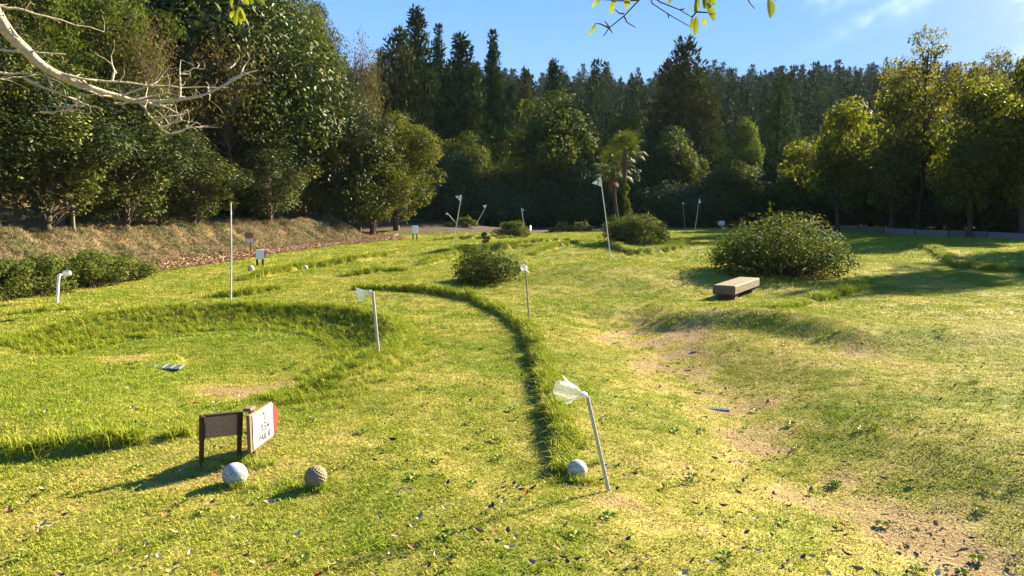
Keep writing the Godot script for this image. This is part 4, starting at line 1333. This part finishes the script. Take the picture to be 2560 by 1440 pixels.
	for s in spots:
		var b := ground(s.x, s.y)
		var k := rng.randi() % 3
		var sc := rng.randf_range(0.8, 1.2)
		var single: bool = made < 290 and (s.y > 250.0 or (s.y < 108.0 and s.x > -16.0 and s.x < 0.5 * s.y))
		if single:
			tree(hill[k], "hill_conifer", "dark green conifer among many alike on the far hillside", "conifers on the far hillside", b, Vector3(sc, sc * rng.randf_range(0.9, 1.15), sc), rng.randf() * TAU, M.needle, "conifer")
			made += 1
		else:
			mass[k].append(Transform3D(Basis(Vector3.UP, rng.randf() * TAU).scaled(Vector3(sc, sc * rng.randf_range(0.9, 1.15), sc)), b))
			tint[k].append(Color(1, 1, 1) * rng.randf_range(0.8, 1.25))
	for k in 3:
		scatter(["hill_forest", "hill_woods", "hill_wood"][k], hill[k].crown, M.needle, mass[k], tint[k], ["dense dark conifer forest covering the far hillside", "slimmer conifers within the forest of the far hillside", "broader conifers within the forest of the far hillside"][k], "forest")

func overhanging_tree() -> void:
	# stands left of and behind the viewer; one bare limb hangs into the picture, another carries leaves overhead
	var base := ground(-5.6, 1.2)
	var o := thing("cherry_tree", "tree with a pale bare limb and a few yellow green leaves overhead", "tree", base)
	var bark := Color(0.56, 0.50, 0.38)
	var t := Geo.new()
	t.tube([Vector3(0, -0.3, 0), Vector3(0.02, 0.4, 0), Vector3(0.1, 1.6, -0.1), Vector3(0.25, 3.0, -0.25), Vector3(0.1, 4.6, -0.1)], [0.20, 0.15, 0.125, 0.11, 0.05], 12, Color(0.20, 0.17, 0.14))
	part("trunk", t.mesh(), M.bark, o)
	var main := [[-60, -60, 3.35, 0.036], [0, 52, 3.4, 0.033], [50, 112, 3.45, 0.028], [110, 168, 3.5, 0.025], [200, 212, 3.6, 0.021], [300, 243, 3.7, 0.017], [350, 254, 3.75, 0.013], [420, 252, 3.8, 0.0105], [500, 240, 3.85, 0.0085], [560, 214, 3.9, 0.0065], [610, 186, 3.95, 0.005], [645, 176, 4.0, 0.0025]]
	var l := Geo.new()
	var pts := [Vector3(0.15, 4.2, -0.2), deep(-330, -470, 2.9) - base, deep(-150, -220, 3.2) - base]
	var rad := [0.075, 0.055, 0.045]
	for e in main:
		pts.append(deep(e[0], e[1], e[2]) - base); rad.append(e[3] * 0.82)
	var fine := []
	var fr := []
	for k in pts.size() - 1:
		for s in 3:
			var u := s / 3.0
			var p0: Vector3 = pts[maxi(k - 1, 0)]
			var p3: Vector3 = pts[mini(k + 2, pts.size() - 1)]
			fine.append(pts[k].cubic_interpolate(pts[k + 1], p0, p3, u) + Vector3(rng.randf() - 0.5, rng.randf() - 0.5, 0) * rad[k] * 0.25)
			fr.append(lerpf(rad[k], rad[k + 1], u) * rng.randf_range(0.93, 1.08))
	fine.append(pts[-1]); fr.append(rad[-1])
	l.tube(fine, fr, 9, bark)
	var lb := part("bare_limb", l.mesh(), M.bark_pale, o)
	var twigs := [
		[[-30, 10], [0, 15], [60, 26], [150, 50], [260, 80]], [[140, 182], [210, 200], [300, 207], [400, 214], [480, 219], [572, 219]], [[305, 240], [380, 212], [400, 195], [427, 163]],
		[[350, 252], [368, 280], [390, 305], [405, 326], [425, 334], [490, 318], [520, 316]], [[390, 303], [430, 290], [468, 280]], [[400, 320], [435, 307], [460, 301]], [[430, 334], [470, 320], [492, 304]],
		[[330, 250], [380, 238], [420, 232], [478, 246]], [[449, 249], [450, 200], [452, 150]], [[452, 186], [482, 170], [510, 172]], [[115, 168], [165, 203], [250, 240], [300, 243]],
		[[60, 195], [110, 220], [185, 248], [215, 264], [240, 266]], [[185, 250], [192, 258], [160, 268], [130, 267]], [[192, 256], [205, 232]], [[100, 279], [130, 281], [165, 276], [212, 276]], [[165, 275], [192, 258]],
		[[-20, 200], [0, 197], [50, 195], [98, 181]], [[-20, 184], [30, 183], [90, 184]], [[98, 158], [112, 180], [122, 195], [130, 215]], [[555, 218], [600, 186], [615, 160]], [[-20, 125], [60, 127], [120, 132], [165, 136]],
		[[372, 258], [410, 268], [445, 282]], [[440, 303], [450, 285], [455, 300]], [[205, 200], [235, 225], [245, 232]], [[280, 205], [283, 175], [278, 140]], [[520, 236], [521, 218], [523, 250]], [[488, 240], [490, 222]], [[575, 170], [592, 152]], [[330, 250], [300, 262], [285, 250]]]
	for tw in twigs:
		var g := Geo.new()
		var q := []
		var r := []
		for k in tw.size():
			var dd := 3.4 + 0.6 * clampf(float(tw[k][0]) / 640.0, 0.0, 1.0) + (0.0 if k == 0 else rng.randf_range(-0.03, 0.03))
			q.append(deep(tw[k][0], tw[k][1], dd) - base)
			r.append(lerpf(0.0066, 0.0020, float(k) / (tw.size() - 1)))
		var wq := []
		var wr := []
		for k in q.size() - 1:
			for e in 3:
				wq.append(q[k].lerp(q[k + 1], e / 3.0) + (Vector3.ZERO if k == 0 and e == 0 else Vector3(rng.randf() - 0.5, rng.randf() - 0.5, rng.randf() - 0.5) * 0.009))
				wr.append(lerpf(r[k], r[k + 1], e / 3.0) * rng.randf_range(0.85, 1.2))
		wq.append(q[-1]); wr.append(r[-1])
		g.tube(wq, wr, 5, bark * 1.05)
		for k in range(2, wq.size(), 2):
			var side: Vector3 = Vector3(rng.randf_range(-0.3, 1.0), rng.randf_range(-0.6, 1.0), rng.randf_range(-0.5, 0.5)).normalized() * rng.randf_range(0.03, 0.11)
			g.tube([wq[k], wq[k] + side * 0.55 + Vector3(0.01, 0, 0), wq[k] + side], [wr[k] * 0.55, wr[k] * 0.4, 0.001], 4, bark)
		part("twig", g.mesh(), M.bark_pale, lb)
	# overhead limb
	var ov := Geo.new()
	ov.tube([Vector3(0.25, 3.0, -0.25), Vector3(2.5, 3.25, -1.1), Vector3(4.6, 3.15, -1.7), Vector3(6.2, 2.98, -1.9), Vector3(6.9, 2.95, -2.0)], [0.07, 0.05, 0.035, 0.02, 0.008], 8, Color(0.20, 0.17, 0.14))
	var ol := part("leafy_limb", ov.mesh(), M.bark, o)
	var over := func(px, py): return deep(px, py, 3.2) - base
	var shoots := [[[1640, -230], [1620, -60], [1598, 0], [1560, 40], [1523, 70], [1508, 91]], [[1523, 70], [1502, 60], [1490, 58]], [[1560, 40], [1568, 56], [1589, 69]], [[1560, 34], [1548, 33], [1538, 23]], [[1523, 68], [1512, 52]], [[1523, 70], [1531, 83]],
		[[1620, -60], [1630, 8], [1670, 35], [1724, 66]], [[1620, -20], [1650, 5], [1700, 25], [1730, 43]], [[1670, 33], [1672, 46]], [[1700, 25], [1712, 22]], [[1730, 43], [1742, 30], [1745, -10], [1755, -200]], [[1742, 30], [1790, 33]],
		[[1880, -180], [1866, -10], [1875, 8], [1887, 22]], [[1930, -190], [1925, -40], [1922, 0]], [[1598, 0], [1550, 2], [1480, -4]], [[620, -220], [606, -60], [598, 0], [590, 28]], [[606, -60], [640, -10], [652, 2]]]
	for sh in shoots:
		var g := Geo.new()
		var q := []
		var r := []
		for k in sh.size():
			q.append(deep(sh[k][0], sh[k][1], 3.2) - base)
			r.append(lerpf(0.0042, 0.0018, float(k) / (sh.size() - 1)))
		g.tube(q, r, 5, Color(0.12, 0.10, 0.085))
		part("twig", g.mesh(), M.bark, ol)
	var lf := [[1490, 58, 1472, 90, 9], [1504, -3, 1480, 20, 10], [1538, -6, 1526, 36, 13], [1572, -12, 1566, 24, 15], [1740, 42, 1737, 90, 15], [1731, 42, 1726, 76, 9], [1742, -12, 1736, 36, 16], [1760, -14, 1762, 22, 28], [1768, 8, 1786, 52, 17], [1778, -10, 1786, 14, 12], [1759, 44, 1763, 65, 10], [1921, -4, 1926, 45, 22], [1934, -16, 1936, 4, 10], [1680, -12, 1672, 10, 10],
		[598, 18, 613, 52, 17], [592, 26, 590, 64, 13], [586, 26, 577, 46, 10], [580, -8, 584, 26, 9], [612, -10, 622, 12, 15], [640, -8, 662, 14, 14], [604, 22, 601, 58, 13], [628, -14, 634, 8, 13]]
	for e in lf:
		var a: Vector3 = deep(e[0], e[1], 3.2) - base
		var b: Vector3 = deep(e[2], e[3], 3.2 + rng.randf_range(-0.02, 0.02)) - base
		var w: float = e[4] * 3.2 / F * 0.5
		var dir := (b - a)
		var nn := Vector3(rng.randf_range(-0.5, 0.5), 0.2, 1.0).normalized()
		var sd := dir.cross(nn).normalized() * w
		nn = sd.cross(dir).normalized()
		var g := Geo.new()
		var prev := []
		var col := Color(0.17, 0.19, 0.03) if rng.randf() < 0.7 else Color(0.12, 0.14, 0.03)
		for k in 7:
			var u := k / 6.0
			var ww := pow(sin(PI * clampf(u * 0.9 + 0.05, 0.0, 1.0)), 0.8)
			var c := a + dir * u + nn * (0.008 * sin(u * PI))
			var cur := [c - sd * ww + nn * w * 0.25 * ww, c, c + sd * ww + nn * w * 0.25 * ww]
			if k > 0:
				g.quad(prev[0], prev[1], cur[1], cur[0], col)
				g.quad(prev[1], prev[2], cur[2], cur[1], col * 1.08)
			prev = cur
		part("leaf", g.mesh(), M.leaf_thin, ol)

# ------------------------------------------------------------------ sky
func clouds() -> ImageTexture:
	var w := 2048
	var h := 1024
	var im := Image.create(w, h, false, Image.FORMAT_RGBA8)
	im.fill(Color(1, 1, 1, 0))
	var n := FastNoiseLite.new()
	n.frequency = 1.0
	n.fractal_octaves = 5
	n.seed = 11
	# soft puffs: azimuth, elevation, length, thickness, tilt (degrees), strength
	var puffs := []
	var near_ := [[24.2, 14.6, 2.6, 1.0, 22.0, 0.8], [27.6, 13.2, 1.4, 0.8, 40.0, 0.6], [25.6, 12.4, 3.2, 0.6, 25.0, 0.5], [31.8, 14.9, 2.6, 0.6, 26.0, 0.7], [34.2, 12.4, 1.2, 0.9, 20.0, 0.8], [35.0, 9.6, 1.6, 0.8, 12.0, 0.5], [23.0, 15.8, 5.0, 0.5, 20.0, 0.3]]
	for k in 6:
		for p in near_:
			var q: Array = p.duplicate()
			q[0] = fposmod(p[0] + k * 60.0 + (0.0 if k == 0 else rng.randf_range(-12, 12)), 360.0)
			if k > 0: q[1] = p[1] + rng.randf_range(-3, 12)
			puffs.append(q)
	for p in puffs:
		var rad_: float = maxf(p[2], p[3]) * 2.2
		var ce := maxf(0.3, cos(deg_to_rad(p[1])))
		var u0 := int((p[0] - rad_ / ce) / 360.0 * w)
		var u1 := int((p[0] + rad_ / ce) / 360.0 * w)
		var v0 := int((90.0 - p[1] - rad_) / 180.0 * h)
		var v1 := int((90.0 - p[1] + rad_) / 180.0 * h)
		var ct := cos(deg_to_rad(p[4]))
		var st := sin(deg_to_rad(p[4]))
		for v in range(maxi(v0, 0), mini(v1, h)):
			var el := 90.0 - (v + 0.5) * 180.0 / h
			for u in range(u0, u1):
				var az := (u + 0.5) * 360.0 / w
				var dx: float = (az - p[0]) * ce
				var dy: float = el - p[1]
				var a := (dx * ct + dy * st) / float(p[2])
				var b := (-dx * st + dy * ct) / float(p[3])
				var q := a * a + b * b
				if q > 5.0: continue
				var f := exp(-q * 0.9) * (0.55 + 1.1 * n.get_noise_2d((dx * ct + dy * st) * 0.5 + p[0], (-dx * st + dy * ct) * 1.1 + p[1]))
				f = clampf(f, 0.0, 1.0) * float(p[5])
				var uu := posmod(u, w)
				var old := im.get_pixel(uu, v).a
				im.set_pixel(uu, v, Color(1, 1, 1, 1.0 - (1.0 - old) * (1.0 - f)))
	return ImageTexture.create_from_image(im)

# ------------------------------------------------------------------ materials
func materials() -> void:
	M.ground = mat(0.95, 0.2)
	M.ground.albedo_texture = noise_tex(0.05, Color(0.62, 0.62, 0.62), Color(1.3, 1.3, 1.3).clamp(), 512, 5)
	M.ground.uv1_triplanar = true
	M.ground.uv1_world_triplanar = true
	M.ground.uv1_scale = Vector3(0.9, 0.9, 0.9)
	M.ground.heightmap_enabled = true
	M.ground.heightmap_texture = noise_tex(0.06, Color.BLACK, Color.WHITE, 512, 5, FastNoiseLite.TYPE_SIMPLEX_SMOOTH, 8)
	M.ground.heightmap_scale = 0.6
	M.grass = mat(0.65, 0.2)
	M.grass.backlight_enabled = true
	M.grass.backlight = Color(0.62, 0.66, 0.30)
	M.straw = mat(0.7, 0.3)
	M.straw.backlight_enabled = true
	M.straw.backlight = Color(0.4, 0.36, 0.25)
	M.litter = mat(0.8, 0.2)
	M.leaf = mat(0.7, 0.2)
	M.leaf.backlight_enabled = true
	M.leaf.backlight = Color(0.80, 0.84, 0.38)
	M.leaf_thin = mat(0.4, 0.45)
	M.leaf_thin.backlight_enabled = true
	M.leaf_thin.backlight = Color(0.95, 0.98, 0.40)
	M.gloss = mat(0.52, 0.22)
	M.gloss.backlight_enabled = true
	M.gloss.backlight = Color(0.45, 0.52, 0.2)
	M.needle = mat(0.9, 0.08)
	M.needle.backlight_enabled = true
	M.needle.backlight = Color(0.35, 0.38, 0.15)
	M.gold = mat(0.6, 0.25)
	M.gold.backlight_enabled = true
	M.gold.backlight = Color(1.0, 1.0, 0.42)
	M.hedge = mat(0.7, 0.2)
	M.hedge.backlight_enabled = true
	M.hedge.backlight = Color(0.25, 0.28, 0.10)
	M.palm = plain(Color(0.12, 0.14, 0.03), 0.6, 0.3)
	M.palm.vertex_color_use_as_albedo = true
	M.palm.backlight_enabled = true
	M.palm.backlight = Color(0.5, 0.55, 0.25)
	M.palm_dead = plain(Color(0.13, 0.09, 0.055), 0.8, 0.15)
	M.palm_dead.vertex_color_use_as_albedo = true
	M.bark = grained(0.9, 0.2, 0.06, Color(0.55, 0.55, 0.55), Color(1.0, 1.0, 1.0), Vector3(3, 3, 3), 1.5)
	M.bark_pale = grained(0.9, 0.2, 0.05, Color(0.42, 0.39, 0.33), Color(1.0, 1.0, 1.0), Vector3(5, 5, 5), 1.0)
	M.paint = grained(0.45, 0.4, 0.02, Color(0.86, 0.86, 0.84), Color(1.0, 1.0, 1.0), Vector3(2, 2, 2), 0.0)
	M.concrete = grained(0.85, 0.3, 0.05, Color(0.7, 0.7, 0.68), Color(1.0, 1.0, 1.0), Vector3(4, 4, 4), 0.15)
	M.metal = grained(0.42, 0.5, 0.03, Color(0.75, 0.75, 0.75), Color(1.0, 1.0, 1.0), Vector3(5, 5, 5), 0.0)
	M.metal.metallic = 0.15
	M.wood_pale = grained(0.7, 0.3, 0.03, Color(0.72, 0.70, 0.66), Color(1.0, 1.0, 1.0), Vector3(3, 25, 25), 0.1)
	M.wood_dark = grained(0.65, 0.35, 0.03, Color(0.6, 0.55, 0.55), Color(1.0, 1.0, 1.0), Vector3(25, 3, 25), 0.15)
	M.wood_grey = grained(0.85, 0.25, 0.04, Color(0.40, 0.34, 0.30), Color(1.0, 1.0, 1.0), Vector3(3, 26, 26), 0.3)
	M.bench = grained(0.85, 0.25, 0.045, Color(0.16, 0.15, 0.11), Color(1.0, 1.0, 0.98), Vector3(0.8, 4, 4), 0.5)
	M.notice = grained(0.6, 0.3, 0.05, Color(0.16, 0.32, 0.24), Color(1.0, 1.0, 1.0), Vector3(1.2, 1.2, 1.2), 0.0)
	var p := StandardMaterial3D.new()
	p.albedo_color = Color(0.93, 0.95, 0.92, 0.2)
	p.transparency = BaseMaterial3D.TRANSPARENCY_ALPHA
	p.roughness = 0.18
	p.cull_mode = BaseMaterial3D.CULL_DISABLED
	M.plastic = p

func grained(rough: float, spec: float, freq: float, lo: Color, hi: Color, sc: Vector3, relief: float) -> StandardMaterial3D:
	var m := mat(rough, spec)
	m.albedo_texture = noise_tex(freq, lo, hi, 256, 4, FastNoiseLite.TYPE_SIMPLEX_SMOOTH, 5)
	m.uv1_triplanar = true
	m.uv1_scale = sc
	if relief > 0.0:
		m.heightmap_enabled = true
		m.heightmap_texture = m.albedo_texture
		m.heightmap_scale = relief
	return m

# ------------------------------------------------------------------ scene
func _ready() -> void:
	rng.seed = 20241
	nz.seed = 5; nz.frequency = 0.22; nz.fractal_octaves = 3
	nf.seed = 9; nf.frequency = 0.5; nf.fractal_octaves = 4
	# camera
	var cam := Camera3D.new()
	cam.name = "camera"
	cam.fov = rad_to_deg(2.0 * atan(720.0 / F))
	cam.position = Vector3(0, EYE, 0)
	cam.rotation.x = -pitch
	cam.near = 0.05
	cam.far = 2000.0
	add_child(cam)
	# sky
	var env := Environment.new()
	env.background_mode = Environment.BG_SKY
	var sm := ProceduralSkyMaterial.new()
	sm.sky_top_color = Color(0.27, 0.58, 0.95)
	sm.sky_horizon_color = Color(0.74, 0.90, 1.0)
	sm.sky_curve = 0.15
	sm.ground_horizon_color = Color(0.30, 0.32, 0.28)
	sm.ground_bottom_color = Color(0.20, 0.21, 0.16)
	sm.sun_angle_max = 48.0
	sm.sun_curve = 0.30
	sm.sky_cover = clouds()
	sm.sky_cover_modulate = Color(1, 1, 1, 0.5)
	var sky := Sky.new()
	sky.sky_material = sm
	env.sky = sky
	env.background_energy_multiplier = 0.20
	env.tonemap_mode = Environment.TONE_MAPPER_LINEAR
	env.tonemap_exposure = 6.2
	env.fog_enabled = true
	env.fog_density = 0.0001
	env.fog_light_color = Color(0.80, 0.90, 1.0)
	env.sdfgi_enabled = true
	env.ssao_enabled = true
	env.ssil_enabled = true
	var we := WorldEnvironment.new()
	we.name = "environment"
	we.environment = env
	add_child(we)
	# sun
	var sun := DirectionalLight3D.new()
	sun.name = "sun"
	sun.light_energy = 1.6
	sun.light_color = Color(1.0, 0.93, 0.80)
	sun.light_angular_distance = 0.5
	sun.shadow_enabled = true
	add_child(sun)
	var az := deg_to_rad(SUN_AZ)
	var el := deg_to_rad(SUN_EL)
	sun.look_at_from_position(Vector3(sin(az) * cos(el), sin(el), -cos(az) * cos(el)) * 100.0, Vector3.ZERO)
	materials()
	# ridges between the lanes, traced on the photograph, their high side on the right or behind
	add_lip([[1405, 1185], [1402, 1110], [1372, 1020], [1350, 920], [1325, 858], [1262, 792], [1185, 752], [1100, 738], [1000, 730], [885, 725]], 0.075, 0.6)
	add_lip([[480, 1098], [330, 1120], [200, 1132], [0, 1150], [-200, 1165]], 0.075, 0.8)
	add_lip([[990, 640], [900, 655], [760, 671], [620, 701]], 0.09, 0.8)
	add_lip([[1018, 680], [940, 684], [860, 692]], 0.08, 0.8)
	add_lip([[1345, 630], [1300, 632], [1160, 640], [1060, 667]], 0.14, 1.2)
	add_lip([[1300, 596], [1200, 598], [1085, 601]], 0.12, 1.5)
	add_lip([[1475, 603], [1400, 606], [1290, 613], [1185, 621]], 0.12, 1.3)
	add_lip([[1490, 615], [1400, 628], [1335, 641]], 0.10, 1.0)
	add_lip([[1725, 618], [1690, 634], [1580, 641], [1500, 624]], 0.14, 0.8)
	add_lip([[2165, 712], [2130, 740], [2050, 772], [1930, 822]], 0.05, 0.7)
	add_lip([[2640, 690], [2560, 684], [2480, 684], [2400, 681], [2330, 641], [2270, 616]], 0.09, 0.9)
	add_lip([[700, 728], [600, 742], [520, 748]], 0.06, 0.6)
	add_lip([[2190, 905], [2060, 862], [1900, 832], [1720, 815], [1570, 812]], 0.20, 1.5, 0.42)
	add_lip([[220, 772], [120, 778], [0, 790]], 0.06, 0.5)
	for e in [[1560, 800], [1680, 880], [1800, 950], [1900, 1030], [1990, 1120], [2180, 1220], [2420, 1330], [2700, 1440]]:
		worn_line.append(flat(e[0], e[1]))
	for e in [[630, 945, 0.52, 0.46, 1.35], [360, 885, 0.55, 0.40, 0.6], [1560, 1300, 0.5, 0.3, 0.35], [2080, 900, 0.8, 0.6, 0.5], [700, 1180, 0.3, 0.2, 0.4], [1530, 1250, 0.12, 0.1, 0.6], [1640, 830, 1.0, 0.7, 0.45], [2400, 1260, 0.6, 0.4, 0.2], [1945, 690, 2.0, 1.0, 0.6], [1440, 1180, 0.14, 0.14, 0.5]]:
		var q := flat(e[0], e[1])
		bare.append([q.x, q.y, e[2], e[3], e[4]])
	build_ground()
	print("ground ", Time.get_ticks_msec())
	build_path()
	forest()
	print("forest ", Time.get_ticks_msec())
	palms()
	bushes()
	overhanging_tree()
	things_on_course()
	print("things ", Time.get_ticks_msec())
	build_grass()
	build_litter()
	build_weeds()
	print("grass ", Time.get_ticks_msec())
